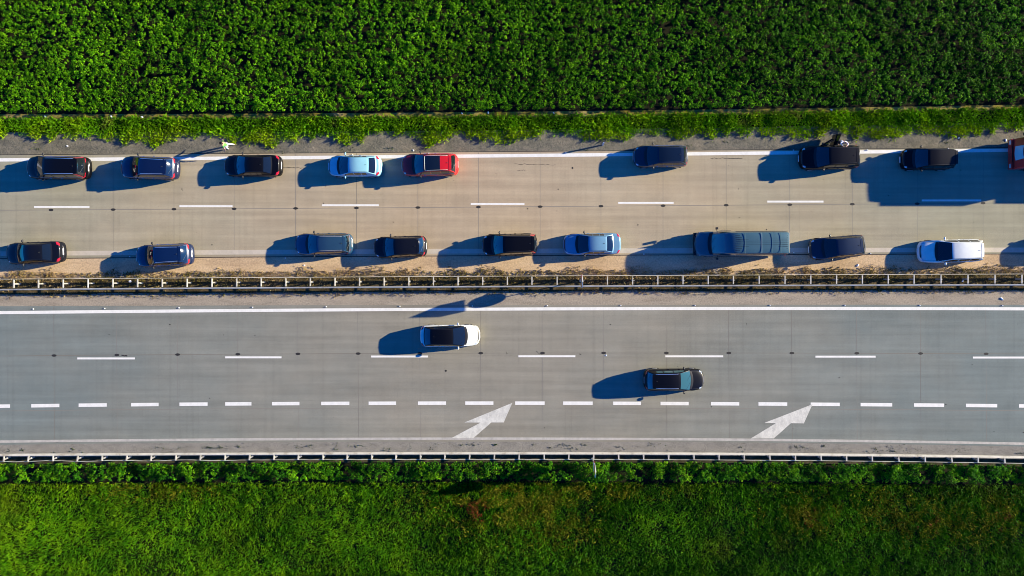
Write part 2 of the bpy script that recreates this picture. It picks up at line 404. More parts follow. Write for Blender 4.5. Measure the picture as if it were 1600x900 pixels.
# leafy crop beyond the track: domed plants of many leaves
def leafy(name, m, x, y, hgt, rad, nl, size, r, tone, flat=0.55):
    n = len(x); idx = np.repeat(np.arange(n), nl); k = n * nl
    th = r.uniform(0, 2 * np.pi, k); ct = r.uniform(-0.1, 1, k); st = np.sqrt(np.clip(1 - ct * ct, 0, 1))
    d = np.stack([np.cos(th) * st, np.sin(th) * st, ct], 1); rr_ = r.uniform(.65, 1.05, k)[:, None]
    R_ = rad[idx][:, None]
    top = hgt[idx]
    cen = np.stack([x[idx], y[idx], top - rad[idx] * .8], 1) + d * rr_ * R_ * np.array([1, 1, .8])
    nr = d * .75 + r.normal(size=(k, 3)) * .5 + np.array([0, 0, flat]); nr /= np.linalg.norm(nr, axis=1, keepdims=True)
    V = leaf_quads(cen, nr, size * r.uniform(.6, 1.3, k), r.uniform(.5, .8, k), r)
    a = np.clip(tone[idx] + r.normal(size=k) * .16, 0, 1)
    return quads_mesh(name, V, m, a)
m_crop = foliage_mat('crop_leaves', [(0.0, (0.010, 0.048, 0.001)), (0.45, (0.038, 0.17, 0.001)), (1.0, (0.21, 0.48, 0.004))], .18, .12)
x, y = plants(XR, (wy(Y_field(1600)) - 1.2, wy(-90)), 23, rng)
ok = y > curve_arr(Y_field, x) + 0.22; x, y = x[ok], y[ok]
h = .42 + .22 * vnoise(x, y, .45, 1) + .26 * vnoise(x, y, 1.7, 2) + .16 * vnoise(x * .15, y, 2.2, 9) - .15 + .04 * np.sin(y * 2 * np.pi / .78 + .02 * x)
keep = rng.random(len(x)) < (.66 + .6 * vnoise(x, y, .9, 3)); x, y, h = x[keep], y[keep], h[keep]
tone = .16 + .30 * vnoise(x, y, .8, 4) + .45 * rng.random(len(x)) ** 2 - .10 * np.clip(x / 42, -1, 1)
o = leafy('crop_field', m_crop, x, y, h, rng.uniform(.09, .22, len(x)), 19, .115, rng, tone)
tag(o, 'tall dark green leafy crop filling the field above the dirt track', 'crop')
# grass verge above the upper carriageway, ragged lower edge
m_verge = foliage_mat('verge_grass', [(0.0, (0.030, 0.11, 0.001)), (0.5, (0.095, 0.28, 0.001)), (1.0, (0.30, 0.46, 0.004))], .2, .35, ((0.20, 0.17, 0.03), .5, .60, .55))
def blades(name, m, x, y, hh, r, tone, lean, width=.05, z0=0.0, azb=None):
    k = len(x); az = r.uniform(0, 2 * np.pi, k) if azb is None else azb
    ln = lean * r.uniform(.4, 1.4, k)
    d = np.stack([np.cos(az) * np.sin(ln), np.sin(az) * np.sin(ln), np.cos(ln)], 1)
    s_ = r.normal(size=(k, 3)); s_ -= d * np.sum(s_ * d, 1, keepdims=True); s_ /= np.linalg.norm(s_, axis=1, keepdims=True)
    s_ *= (width * r.uniform(.6, 1.4, k) / 2)[:, None]
    b = np.stack([x, y, np.full(k, z0)], 1); mid = b + d * (hh * .55)[:, None]
    tip = b + d * hh[:, None] * np.array([1.35, 1.35, .88])
    V = np.stack([b, mid + s_, tip, mid - s_], 1)
    return quads_mesh(name, V, m, np.clip(tone, 0, 1))
x, y = plants(XR, (wy(232), wy(160)), 260, rng)
lo = curve_arr(lambda q: Y_track(q) + 33.5, x); hi = curve_arr(lambda q: Y_track(q) - .2, x)
px_ = x * PPM + 800
edge = (vnoise(x, x * 0, .45, 5) - .5) * .95 + (vnoise(x, x * 0, 1.7, 6) - .5) * .7 + rng.normal(size=len(x)) * .13
ok = (y < hi + rng.normal(size=len(x)) * .05) & (y > lo + edge - np.interp(px_, [0, 600, 1600], [.05, .0, .20]))
x, y = x[ok], y[ok]
d_ = y - curve_arr(lambda q: Y_track(q) + 33.5, x)
tn = .1 + .55 * vnoise(x, y, 1.1, 7) + .3 * rng.random(len(x)) + np.clip(.6 - d_, 0, .6) * .7
hh = (.12 + .30 * vnoise(x, y, 1.3, 8)) * rng.uniform(.6, 1.3, len(x))
o = blades('verge_grass', m_verge, x, y, hh, rng, tn, .75, .075)
tag(o, 'bright green grass verge with ragged edge between dirt track and grey gravel shoulder', 'grass')
# dry tufts in the median
m_dry = foliage_mat('dry_grass', [(0.0, (0.05, 0.05, 0.008)), (0.4, (0.17, 0.14, 0.03)), (1.0, (0.55, 0.38, 0.17))], .25, .6)
def band(fa, fb, dens, clump, seed):
    X, Y = plants(XR, (wy(max(fa(0), fb(0), fa(1600), fb(1600)) + 8), wy(min(fa(0), fb(0), fa(1600), fb(1600)) - 8)), dens, rng)
    a = curve_arr(fa, X); b = curve_arr(fb, X); t = (a - Y) / (a - b)
    w_ = np.clip(1 - np.abs(t - .55) * 1.7, 0, 1)
    ok_ = (t > -.3) & (t < 1.2) & (vnoise(X, Y, 1.2, seed) * .6 + vnoise(X, Y, 3.5, seed + 1) * .4 + w_ * .55 > clump) & (rng.random(len(X)) < .25 + w_)
    return X[ok_], Y[ok_]
parts_ = [band(lambda q: Y_r1(q) - 12.5, lambda q: Y_r1(q) + 2, 260, .66, 20), band(Y_r1, Y_r2, 90, .5, 24), band(lambda q: Y_r2(q) + 5, lambda q: Y_r2(q) + 14, 120, .62, 28)]
x = np.concatenate([p[0] for p in parts_]); y = np.concatenate([p[1] for p in parts_])
hh = (.07 + .16 * vnoise(x, y, 2.0, 30)) * rng.uniform(.6, 1.3, len(x))
tn = .05 + .75 * vnoise(x, y, .35, 31) + .45 * (rng.random(len(x)) - .3)
o = blades('dry_grass', m_dry, x, y, hh, rng, tn, .8, .05)
tag(o, 'tufts of dry yellow brown grass growing along the median barrier', 'grass')
# sparse weeds on shoulders
m_weed = foliage_mat('weeds', [(0, (0.02, 0.05, 0.01)), (1, (0.10, 0.13, 0.03))], .3, .5)
xs_, ys_ = [], []
for i in range(150):
    px = rng.uniform(-100, 1700); q = rng.random()
    if q < .55: py = Y_l3(px) + rng.uniform(4, 18)
    elif q < .7: py = Y_u0(px) - rng.uniform(1, 14)
    else: py = Y_r2(px) + rng.uniform(6, 12)
    if 690 < px < 780 and q < .55: py = Y_l3(px) + 5
    n_ = int(rng.integers(4, 26)); sp = rng.uniform(.05, .25)
    xs_.append(wx(px) + rng.normal(size=n_) * sp * 1.8); ys_.append(wy(py) + rng.normal(size=n_) * sp * .5)
x = np.concatenate(xs_); y = np.concatenate(ys_)
o = blades('weeds', m_weed, x, y, rng.uniform(.03, .10, len(x)), rng, rng.random(len(x)), 1.0, .06)
tag(o, 'small dark weeds scattered over the dusty shoulders', 'weeds')
# bushy weed strip behind the lower guard rail
m_bush = foliage_mat('bushy_leaves', [(0.0, (0.008, 0.050, 0.002)), (0.5, (0.036, 0.19, 0.002)), (1.0, (0.22, 0.46, 0.004))], .2, .3)
x, y = plants(XR, (wy(756), wy(712)), 34, rng)
ok = (y < curve_arr(lambda q: Y_g2(q) + 2.0, x)) & (y > curve_arr(lambda q: Y_h1(q) - 4, x)); x, y = x[ok], y[ok]
h = .30 + .75 * vnoise(x, y, 1.1, 41)
keep = rng.random(len(x)) < (.38 + 1.0 * vnoise(x, y, .8, 43)); x, y, h = x[keep], y[keep], h[keep]
tone = .05 + .6 * vnoise(x, y, 1.5, 44) + .35 * rng.random(len(x)) ** 2
o = leafy('bushy_weeds', m_bush, x, y, h, rng.uniform(.10, .25, len(x)), 20, .12, rng, tone, .3)
tag(o, 'strip of dark green bushy weeds right behind the roadside guard rail', 'weeds')
# meadow grass below
m_mead = foliage_mat('meadow_grass', [(0.0, (0.010, 0.045, 0.001)), (0.45, (0.036, 0.155, 0.001)), (1.0, (0.20, 0.38, 0.003))], .2, .2, ((0.13, 0.13, 0.006), .13, .57, .45))
x, y = plants(XR, (wy(990), wy(746)), 240, rng)
ok = y < curve_arr(lambda q: Y_h1(q) + 2, x) + rng.normal(size=len(x)) * .04; x, y = x[ok], y[ok]
cl = vnoise(x, y, 2.6, 51); ok = rng.random(len(x)) < .55 + .7 * cl; x, y, cl = x[ok], y[ok], cl[ok]
hh = (.08 + .20 * cl + .14 * vnoise(x, y, .5, 52)) * rng.uniform(.6, 1.3, len(x))
tn = .12 + .34 * vnoise(x, y, 1.4, 53) + .35 * rng.random(len(x)) - .14 * np.clip(x / 42, -1, 1)
top_ = curve_arr(Y_h1, x) - y; tn += np.clip(.5 - top_, 0, .5) * .6
azb = vnoise(x, y, .25, 55) * 2.5 + 3.4 + rng.normal(size=len(x)) * 1.0
o = blades('meadow_grass', m_mead, x, y, hh, rng, tn, .8, .06, azb=azb)
tag(o, 'rough green meadow grass with yellow brown patches below the bushy strip', 'grass')
m_straw = foliage_mat('straw_grass', [(0.0, (0.02, 0.035, 0.001)), (0.5, (0.095, 0.12, 0.003)), (1.0, (0.34, 0.31, 0.02))], .2, .6)
px_, py_ = [], []
for (cx_, cy_, n_, sx, sy) in ((795, 784, 13000, 3.4, 1.2), (1262, 806, 3200, 2.2, .9), (1462, 815, 4000, 3.0, 1.1), (1570, 800, 1800, 1.4, .9), (250, 765, 2500, 3.0, .5), (1380, 785, 2500, 3.2, 1.2), (860, 830, 2500, 2.5, 1.0), (930, 768, 2500, 4.0, .35)):
    px_.append(wx(cx_) + rng.normal(size=n_) * sx); py_.append(wy(cy_) + rng.normal(size=n_) * sy)
x = np.concatenate(px_); y = np.concatenate(py_); ok = (y < curve_arr(lambda q: Y_h1(q) + 3, x)) & (vnoise(x, y, 1.6, 61) > .38); x, y = x[ok], y[ok]
o = blades('straw_grass', m_straw, x, y, rng.uniform(.14, .40, len(x)), rng, .1 + .5 * vnoise(x, y, 1.0, 62) + .45 * rng.random(len(x)), .8, .055)
tag(o, 'yellow brown dying grass in loose patches across the lower meadow', 'grass')
# broad-leaved plants among the meadow grass
m_rust = foliage_mat('rusty_dock', [(0, (0.06, 0.012, 0.004)), (1, (0.22, 0.07, 0.015))], .3, .5)
def spot(px, py, n_, sp): return wx(px) + rng.normal(size=n_) * sp, wy(py) + rng.normal(size=n_) * sp * .8
a = [spot(744, 794, 40, .42), spot(1261, 809, 8, .5), spot(1458, 816, 6, .5), spot(1570, 805, 10, .5), spot(756, 800, 8, .6)]
x = np.concatenate([q[0] for q in a]); y = np.concatenate([q[1] for q in a])
o = leafy('dead_weeds', m_rust, x, y, rng.uniform(.25, .5, len(x)), rng.uniform(.1, .2, len(x)), 14, .09, rng, rng.random(len(x)))
tag(o, 'patches of rusty brown dead weeds in the lower meadow', 'weeds')

# ------------------------------------------------------------------ guard rails
def wbeam(mb, pts, z, side, h=.31, dep=.08):
    """a corrugated W beam along pts, face turned to side (+1 = up in the picture)"""
    prof = [(0, -.5), (.6, -.40), (1, -.28), (1, -.18), (.15, -.04), (.15, .04), (1, .18), (1, .28), (.6, .40), (0, .5), (-.12, .5), (-.12, -.5)]
    rows = []
    for p in pts:
        rows.append([Vector((p[0], p[1] + side * a * dep, z + b * h)) for a, b in prof])
    mb.grid(rows, closed=True)
def posts_x(idx, xs, a, b):
    return [float(v) if False else (np.interp(i, idx, xs) if idx[0] <= i <= idx[-1] else (xs[0] + (i - idx[0]) * 38.6 if i < idx[0] else xs[-1] + (i - idx[-1]) * 42.0)) for i in range(a, b)]
# median double-sided barrier
t = empty('guard_rail', P(800, 440)); org = Vector(t.location)
tag(t, 'double sided steel guard rail with cross bars running along the median', 'guard rail')
xs = posts_x([0, 9, 14, 21, 29, 36, 40], [21, 369.5, 561.6, 831.2, 1146, 1428.4, 1597], -5, 46)
XX = np.linspace(XA + 150, XB - 150, 80)
ZT = .80
mb = MB(); wbeam(mb, [P(x, Y_r1(x), ZT) - org for x in XX], ZT - .155, 1, dep=.035); mb.build('beam', M['steel'], t)
mb = MB(); wbeam(mb, [P(x, Y_r2(x) + .6, ZT) - org for x in XX], ZT - .155, -1, dep=.10); mb.build('beam', M['steel'], t)
for i, x in enumerate(xs):
    a = P(x, Y_r1(x) + .8, ZT) - org; b = P(x, Y_r2(x) - .8, ZT) - org
    mb = MB(); c = (a + b) / 2
    mb.box((c.x, c.y, ZT - .03), (.085, (a - b).length, .06), rz=math.atan2(b.y - a.y, b.x - a.x) + math.pi / 2)
    mb.build('cross_bar', M['steel'], t)
    mb = MB(); mb.box((c.x, c.y, ZT / 2 - .03), (.06, .12, ZT - .06))
    if i % 2 == 0: mb.box((c.x + .09, c.y - .02, ZT - .12), (.16, .05, .04), rz=.3)
    mb.build('post', M['steel_d'], t)
# roadside rail
t = empty('guard_rail', P(800, 715)); org = Vector(t.location)
tag(t, 'single steel guard rail with short posts along the bottom shoulder', 'guard rail')
xs2 = posts_x([0, 10, 18, 25, 30, 35, 40], [6, 390, 695, 966.7, 1163, 1363, 1570], -5, 47)
mb = MB(); wbeam(mb, [P(x, Y_g1(x) + .9, .75) - org for x in XX], .75 - .155, 1, dep=.11); mb.build('beam', M['steel'], t)
mb = MB()
pp = [P(x, Y_g2(x) + (.8 * math.sin(x * .06) if x < 350 else 0), .62) - org for x in XX]
for a, b in zip(pp, pp[1:]): mb.box(((a.x + b.x) / 2, (a.y + b.y) / 2, .62), ((b - a).length + .002, .035, .05), rz=math.atan2(b.y - a.y, b.x - a.x))
mb.build('rear_strap', M['steel'], t)
for i, x in enumerate(xs2):
    a = P(x, Y_g1(x) + 1.4, .73) - org; b = P(x + rr.uniform(-.6, .3), Y_g2(x), .68) - org; c = (a + b) / 2
    mb = MB(); mb.box((c.x, c.y, .70), (.10, (a - b).length, .06), rz=math.atan2(b.y - a.y, b.x - a.x) + math.pi / 2, rx=0)
    if x < 500:
        mb.box((c.x + .15, c.y + .0, .69), (.30, .07, .03), rz=.6)
    mb.build('spacer_bar', M['steel'], t)
    mb = MB(); mb.box((c.x, c.y - .05, .33), (.06, .12, .68)); mb.build('post', M['steel_d'], t)

# ------------------------------------------------------------------ traffic signs (seen edge-on, their shadows lie on the road)
M['signw'] = mat('sign_white', (0.80, 0.80, 0.78), 0.4); M['signr'] = mat('sign_red', (0.55, 0.02, 0.02), 0.4)
M['signy'] = mat('sign_yellow', (0.75, 0.50, 0.03), 0.4)
def sign(px, py, label):
    t = empty('traffic_sign', P(px, py)); tag(t, label, 'traffic sign', 'tall round and pentagon road signs')
    mb = MB(); mb.tube((0, 0, 0), (0, 0, 3.6), .035, 10); mb.tube((0, 0, 0), (0, 0, .12), .11, 10); mb.build('pole', M['steel'], t, True)
    r, zc = .485, 2.32
    mb = MB(); mb.tube((-.045, 0, zc), (-.075, 0, zc), r, 40); d = mb.build('sign_disc', M['signr'], t)
    mb = MB(); mb.tube((-.0755, 0, zc), (-.081, 0, zc), r * .76, 40); mb.build('sign_face', M['signw'], d)
    out = [(-.48, 2.86), (.48, 2.86), (.49, 3.50), (0, 4.28), (-.49, 3.50)]
    def plate(k, x0, x1):
        cy, cz = 0, 3.42
        a = [(x0, y * k, cz + (z - cz) * k) for y, z in out]; b = [(x1, y * k, cz + (z - cz) * k) for y, z in out]
        return MB().add(a + b, [(0, 1, 2, 3, 4), (9, 8, 7, 6, 5)] + [(i, 5 + i, 5 + (i + 1) % 5, (i + 1) % 5) for i in range(5)])
    d = plate(1, -.045, -.075).build('sign_panel', M['signw'], t)
    plate(.86, -.0755, -.081).build('sign_face', M['signy'], d)
    mb = MB()
    for z in (2.1, 2.55, 3.05, 3.45): mb.box((-.02, 0, z), (.05, .5, .04))
    mb.build('bracket', M['steel_d'], t)
    return t
sign(907, 438.5, 'tall sign pole standing inside the median barrier beside the bare crossbars')
sign(926, 716.5, 'tall sign pole standing at the bottom guard rail among green weeds')

# marker post by the gravel shoulder
t = empty('marker_post', P(941.5, 226.5)); tag(t, 'single white roadside marker post on the upper gravel shoulder', 'marker post')
mb = MB(); mb.box((0, 0, .5), (.12, .10, 1.0), taper=.9); mb.add([(-.055, -.045, 1.0), (.055, -.045, 1.0), (.055, .045, 1.08), (-.055, .045, 1.08)], [(0, 1, 2, 3)])
mb.build('post', M['signw'], t)
mb = MB(); mb.box((-.0, 0, .82), (.125, .105, .18)); mb.build('band', M['black'], t)
mb = MB(); mb.box((-.064, 0, .82), (.006, .05, .12)); mb.build('reflector', M['chrome'], t)

# small white road studs beside the edge lines
def stud(px, py, lab, grp):
    mb = MB(); z = .016 if grp.startswith('studs on') else .004
    mb.box((0, 0, .035), (.09, .085, .06), taper=.75)
    o = mb.build('road_stud', M['signw']); o.location = P(px, py) + Vector((0, 0, z)); tag(o, lab, 'road stud', grp)
    return o
g1 = 'studs along the lower carriageway line'
ORD = 'first second third fourth fifth sixth seventh eighth ninth tenth eleventh twelfth thirteenth fourteenth'.split()
proto = stud(52.5, Y_l1(52) - 5.2, 'small white stud on the lower carriageway top line, first from the left', g1)
for k_, px in enumerate((164, 280, 395, 510, 625, 738, 855, 970, 1086, 1203, 1320, 1437, 1566)):
    o = proto.copy(); o['label'] = 'small white stud on the lower carriageway top line, %s from the left' % ORD[k_ + 1]; col.objects.link(o); o.location = P(px, Y_l1(px) - 5.0) + Vector((0, 0, .016))
proto2 = stud(884, Y_u0(884) + 2.0, 'small white stud at the gravel edge line below the marker post', 'studs along the upper line')
for px, py, lb in ((670, 239.6, 'above the red car'), (551, 242, 'above the white silver hatchback'), (1239.5, 234.6, 'in front of the car with open doors'), (1481.5, 232.2, 'above the small car in the lorry shadow'), (1355, 234.4, 'just behind the car with open doors')):
    o = proto2.copy(); o['label'] = 'small white stud by the gravel ' + lb; col.objects.link(o); o.location = P(px, py) + Vector((0, 0, .016))
proto3 = stud(203, 401, 'small white stud at the dusty median line before the deep blue crossover', 'studs along the median line')
for px, py, lb in ((446, 403.2, 'in the shadow of the blue grey estate'), (1240, 394.8, 'just behind the long van'), (1006, 397, 'in the shadow of the long van'), (1360, 396, 'just behind the tilted dark hatchback')):
    o = proto3.copy(); o['label'] = 'small white stud at the dusty median line ' + lb; col.objects.link(o); o.location = P(px, py) + Vector((0, 0, .016))

# round concrete lid in the median
t = empty('drain_cover', P(1120, 424.5)); tag(t, 'round sandy concrete drain cover in the median below the van', 'drain cover')
M['lid'] = soil('lid_concrete', (0.34, 0.28, 0.19), (0.42, 0.35, 0.24), (0.48, 0.4, 0.28), 3, 12, .3)
mb = MB(); mb.tube((0, 0, 0), (0, 0, .05), .36, 28); mb.build('frame', M['lid'], t)
mb = MB(); mb.tube((0, 0, .051), (0, 0, .062), .27, 28); mb.build('lid', M['lid'], t)

# litter: crumpled scraps
def scrap(px, py, s, lab):
    r_ = random.Random(int(px * 7 + py)); n = 7; mb = MB()
    vs = []
    for ring, (rad, z) in enumerate([(1.0, .0), (.85, .5), (.35, .8)]):
        for k in range(n):
            a = 2 * math.pi * k / n + ring * .3; q = rad * r_.uniform(.7, 1.2)
            vs.append((s * q * math.cos(a), s * .6 * q * math.sin(a), s * z * r_.uniform(.5, 1.1) * .6))
    mb.add(vs, [(r * n + k, r * n + (k + 1) % n, (r + 1) * n + (k + 1) % n, (r + 1) * n + k) for r in range(2) for k in range(n)] + [tuple(2 * n + k for k in range(n))])
    o = mb.build('litter', M['signw']); o.location = P(px, py) + Vector((0, 0, .01)); o.rotation_euler.z = r_.uniform(0, 3); tag(o, lab, 'litter')
scrap(71, 182.5, .13, 'flat white scrap of litter at the left end of the dirt track')
scrap(174, 183, .15, 'largest white scrap of litter on the dirt track above the left cars')
scrap(222, 182.8, .12, 'white scrap of litter on the dirt track, third from left')
scrap(722, 177.2, .10, 'white scrap of litter on the dirt track above the red car')
scrap(763, 176, .12, 'white scrap of litter on the pale middle part of the dirt track')
scrap(865, 176.5, .11, 'white scrap of litter on the dirt track above the marker post')
scrap(1299, 171.5, .11, 'white scrap of litter on the dirt track above the open door car')
scrap(105.5, 228.2, .11, 'white scrap of litter on the gravel above the left black minivan')
scrap(646, 235, .10, 'white scrap of litter at the road edge above the red car')
scrap(1498, 215.8, .10, 'white scrap of litter at the grass edge left of the lorry')
scrap(1571.5, 219, .12, 'white scrap of litter on the gravel touching the lorry shadow')
scrap(475.5, 414.6, .09, 'white scrap of litter in the dirt under the blue grey estate car')
scrap(203.5, 439.5, .14, 'white scrap of litter inside the median barrier below the left cars')
scrap(1565, 466.5, .16, 'pale scrap of litter in the dust below the barrier at far right')
scrap(1504, 439, .13, 'white scrap of litter inside the median barrier below the white estate')
scrap(947, 555.3, .10, 'tiny pale scrap of litter on the lower road above the black moving car')
scrap(1340, 414.5, .16, 'pale stone like scrap in the dirt beside the tilted dark hatchback')

# ------------------------------------------------------------------ cars
def catm(P_, v):
    n = len(P_) - 1; q = min(max(v, 0), 1) * n; i = min(int(q), n - 1); t = q - i
    p0 = P_[max(i - 1, 0)]; p1 = P_[i]; p2 = P_[i + 1]; p3 = P_[min(i + 2, n)]
    def f(k):
        return .5 * ((2 * p1[k]) + (-p0[k] + p2[k]) * t + (2 * p0[k] - 5 * p1[k] + 4 * p2[k] - p3[k]) * t * t + (-p0[k] + 3 * p1[k] - 3 * p2[k] + p3[k]) * t ** 3)
    return f(0), f(1)
STY = { # wb, wt, rt, rb fractions, height, belt, deck, hood front, tumble
 'mpv':   dict(wb=.235, wt=.405, rt=.925, rb=.985, H=1.74, belt=1.02, deck=1.02, nose=.80, wr=.74, fr=.10, rr=.03),
 'suv':   dict(wb=.265, wt=.430, rt=.875, rb=.965, H=1.66, belt=1.04, deck=1.04, nose=.86, wr=.72, fr=.09, rr=.05),
 'wagon': dict(wb=.275, wt=.450, rt=.905, rb=.975, H=1.48, belt=.93, deck=.95, nose=.70, wr=.72, fr=.09, rr=.05),
 'hatch': dict(wb=.255, wt=.430, rt=.855, rb=.955, H=1.48, belt=.93, deck=.96, nose=.70, wr=.72, fr=.10, rr=.06),
 'fast':  dict(wb=.255, wt=.435, rt=.790, rb=.915, H=1.46, belt=.92, deck=.98, nose=.68, wr=.72, fr=.11, rr=.10),
 'sedan': dict(wb=.270, wt=.440, rt=.730, rb=.855, H=1.44, belt=.92, deck=1.00, nose=.70, wr=.70, fr=.10, rr=.08),
}
def make_car(label, cat_name, name, style, Lc, W, paint, rails=None, pano=False, roofmat=None, skip=False, grp=None, plate=True, glassm=None, bright_trim=False, high=False, doors_open=False, seams=True):
    st = STY[style]; W2 = W / 2; Hc = st['H']; body_m = PC[paint]
    root = empty(name, (0, 0, 0)); tag(root, label, cat_name, grp)
    xf, xr = -Lc / 2, Lc / 2; d = .16
    X = lambda f: xf + f * Lc
    xwb, xwt, xrt, xrb = X(st['wb']), X(st['wt']), X(st['rt']), X(st['rb'])
    zb, zd, zn = st['belt'], st['deck'], st['nose']
    def ztop(x):
        return float(np.interp(x, [xf, xf + .18, xf + .45, xwb, (xwb + xrb) / 2, xrb, xr], [zn - .10, zn - .02, zn + .06, zb - .0, zb + .0, zd, zd - .05]))
    def wid(x):
        return W2 * float(np.interp(x, [xf, xf + .25, xf + .7, 0, xr - .7, xr - .2, xr], [.86, .935, .985, 1, .99, .955, .91]))
    def Bd(t, v, sg=1):
        if t < .08: e = (.08 - t) / .08; x = xf + d - d * e
        elif t > .92: e = (t - .92) / .08; x = xr - d + d * e
        else: e = 0; x = xf + d + (t - .08) / .84 * (Lc - 2 * d)
        s = max(0.0, 1 - e ** 4) ** .25
        zt = ztop(x)
        pts = [(0, .18), (.82, .18), (.95, .26), (1.0, .42), (1.0, .60), (.99, zt - .20), (.965, zt - .08), (.89, zt - .02), (.68, zt + .008), (.34, zt + .024), (0, zt + .028)]
        yf, z = catm(pts, v)
        zm = .52; y = wid(x) * yf * (s if e else 1); z = zm + (z - zm) * (s if e else 1)
        u = min(1, abs(y) / W2)
        fF = max(0, 1 - (x - xf) / (.30 * Lc)); fR = max(0, 1 - (xr - x) / (.2 * Lc))
        x += .30 * u ** 2.6 * fF - .25 * u ** 3 * fR
        if fR > 0 and z < .62: x += .07 * min(1, (.62 - z) / .06) * min(1, fR * 3)
        if fF > 0 and z < .55: x -= .05 * min(1, (.55 - z) / .06) * min(1, fF * 3)
        return Vector((x, sg * y, z))
    def nrm(F, t, v, sg):
        h = 1e-3; a = F(min(t + h, 1), v, sg) - F(max(t - h, 0), v, sg); b = F(t, min(v + h, 1), sg) - F(t, max(v - h, 0), sg)
        n = a.cross(b)
        if n.length < 1e-12: return Vector((0, 0, 1))
        n.normalize(); p = F(t, v, sg)
        c = Vector((p.x * .7, 0, .5))
        return n if n.dot(p - c) > 0 else -n
    ts = [0, .0008, .003, .007, .013, .022, .035, .05, .065, .08] + [.08 + .84 * i / 22 for i in range(1, 23)] + [.935, .95, .965, .978, .987, .993, .997, .9992, 1]
    vs = [i / 24 for i in range(25)]
    mb = MB(); rows = [[Bd(t, v, 1) for v in vs] + [Bd(t, v, -1) for v in reversed(vs[1:-1])] for t in ts]
    mb.grid(rows, closed=True); body = mb.build('body', body_m, root, True, 40)
    def patch(F, t0, t1, v0, v1, sg, nm, m, par, nt_=6, nv=6, off=.006, both=False, slant=0):
        rows = []
        for i in range(nt_ + 1):
            r_ = []
            vv = [v0 + (v1 - v0) * j / nv for j in range(nv + 1)]
            for j, v in enumerate(vv):
                t = t0 + (t1 - t0) * i / nt_ + slant * (v - v0)
                r_.append(F(t, v, sg) + nrm(F, t, v, sg) * off)
            if both:
                r_ += [Vector((p.x, -p.y, p.z)) for p in reversed(r_[:-1] if v1 >= .999 else r_)]
            rows.append(r_)
        mb_ = MB(); mb_.grid(rows)
        # skirt so the piece has thickness
        return mb_.build(nm, m, par, True, 50)
    # greenhouse
    rw = W2 * st['wr']; bw = W2 * .925
    def zprof(x):
        if x <= xwt:
            q = (x - xwb) / (xwt - xwb); return zb + .0 + (Hc - st['fr'] - zb) * (q + .10 * q * (1 - q))
        if x >= xrt:
            q = (x - xrt) / (xrb - xrt); return (Hc - st['rr']) + (zd - Hc + st['rr']) * (q - .14 * q * (1 - q))
        s = (x - xwt) / (xrt - xwt)
        return Hc - st['fr'] * ((.42 - s) / .42) ** 2 if s < .42 else Hc - st['rr'] * ((s - .42) / .58) ** 2
    tw_ = (xwt - xwb) / (xrb - xwb)
    def Gh(t, v, sg=1):
        x = xwb + (xrb - xwb) * t
        zt = zprof(x); zlo = ztop(x) - .03; hh_ = max(zt - zlo, .001); k = min(1, hh_ / (Hc - .05 - zlo))
        s_ = (x - xwb) / (xrb - xwb)
        bwx = bw * (1 - .07 * s_ ** 3 - .03 * max(0, 1 - s_ * 4)); rwx = rw * (1 - .08 * s_ ** 2 - .10 * max(0, (s_ - .84) / .16) ** 2 - .05 * max(0, 1 - s_ / (tw_ + .12)) ** 2)
        wt_ = bwx + (rwx - bwx) * k
        pts = [(bwx, zlo), (bwx + (wt_ - bwx) * .45 + .012, zlo + hh_ * .45), (wt_ + .012 + (bwx - wt_) * .10, zlo + hh_ * .86), (wt_ - .015, zt - .022 * k), (wt_ * .84, zt - .001), (wt_ * .45, zt + .014), (0, zt + .02)]
        y, z = catm(pts, v)
        u = min(1, abs(y) / bw)
        fF = max(0, 1 - (x - xwb) / (xwt - xwb + .5)); fR = max(0, 1 - (xrb - x) / (xrb - xrt + .35))
        x += -.13 * (1 - u * u) * fF + .10 * (1 - u * u) * fR
        return Vector((x, sg * y, z))
    tw = (xwt - xwb) / (xrb - xwb); tr_ = (xrt - xwb) / (xrb - xwb)
    tg = [tw * i / 5 for i in range(5)] + [tw + (tr_ - tw) * i / 12 for i in range(13)] + [tr_ + (1 - tr_) * i / 5 for i in range(1, 6)]
    vg = [i / 18 for i in range(19)]
    mb = MB(); rows = [[Gh(t, v, 1) for v in vg] + [Gh(t, v, -1) for v in reversed(vg[:-1])] for t in tg]
    mb.grid(rows); roof = mb.build('roof', PC[roofmat] if roofmat else body_m, root, True, 28)
    gl = glassm or M['glass']
    patch(Gh, tw * .02, tw * .97, .54, 1, 1, 'windshield', gl, root, 6, 8, .010, True)
    patch(Gh, tr_ + (1 - tr_) * .10, tr_ + (1 - tr_) * .86, .57, 1, 1, 'rear_window', gl, root, 5, 8, .010, True)
    cowl = patch(Bd, .08 + .84 * ((xwb - .20 - xf - d) / (Lc - 2 * d)), .08 + .84 * ((xwb + .06 - xf - d) / (Lc - 2 * d)), .74, 1, 1, 'cowl', M['black'], root, 3, 6, .008, True)
    # move the cowl forward along the curved windscreen foot
    for q in cowl.data.vertices:
        u = abs(q.co.y) / bw; q.co.x += -.13 * (1 - u * u)
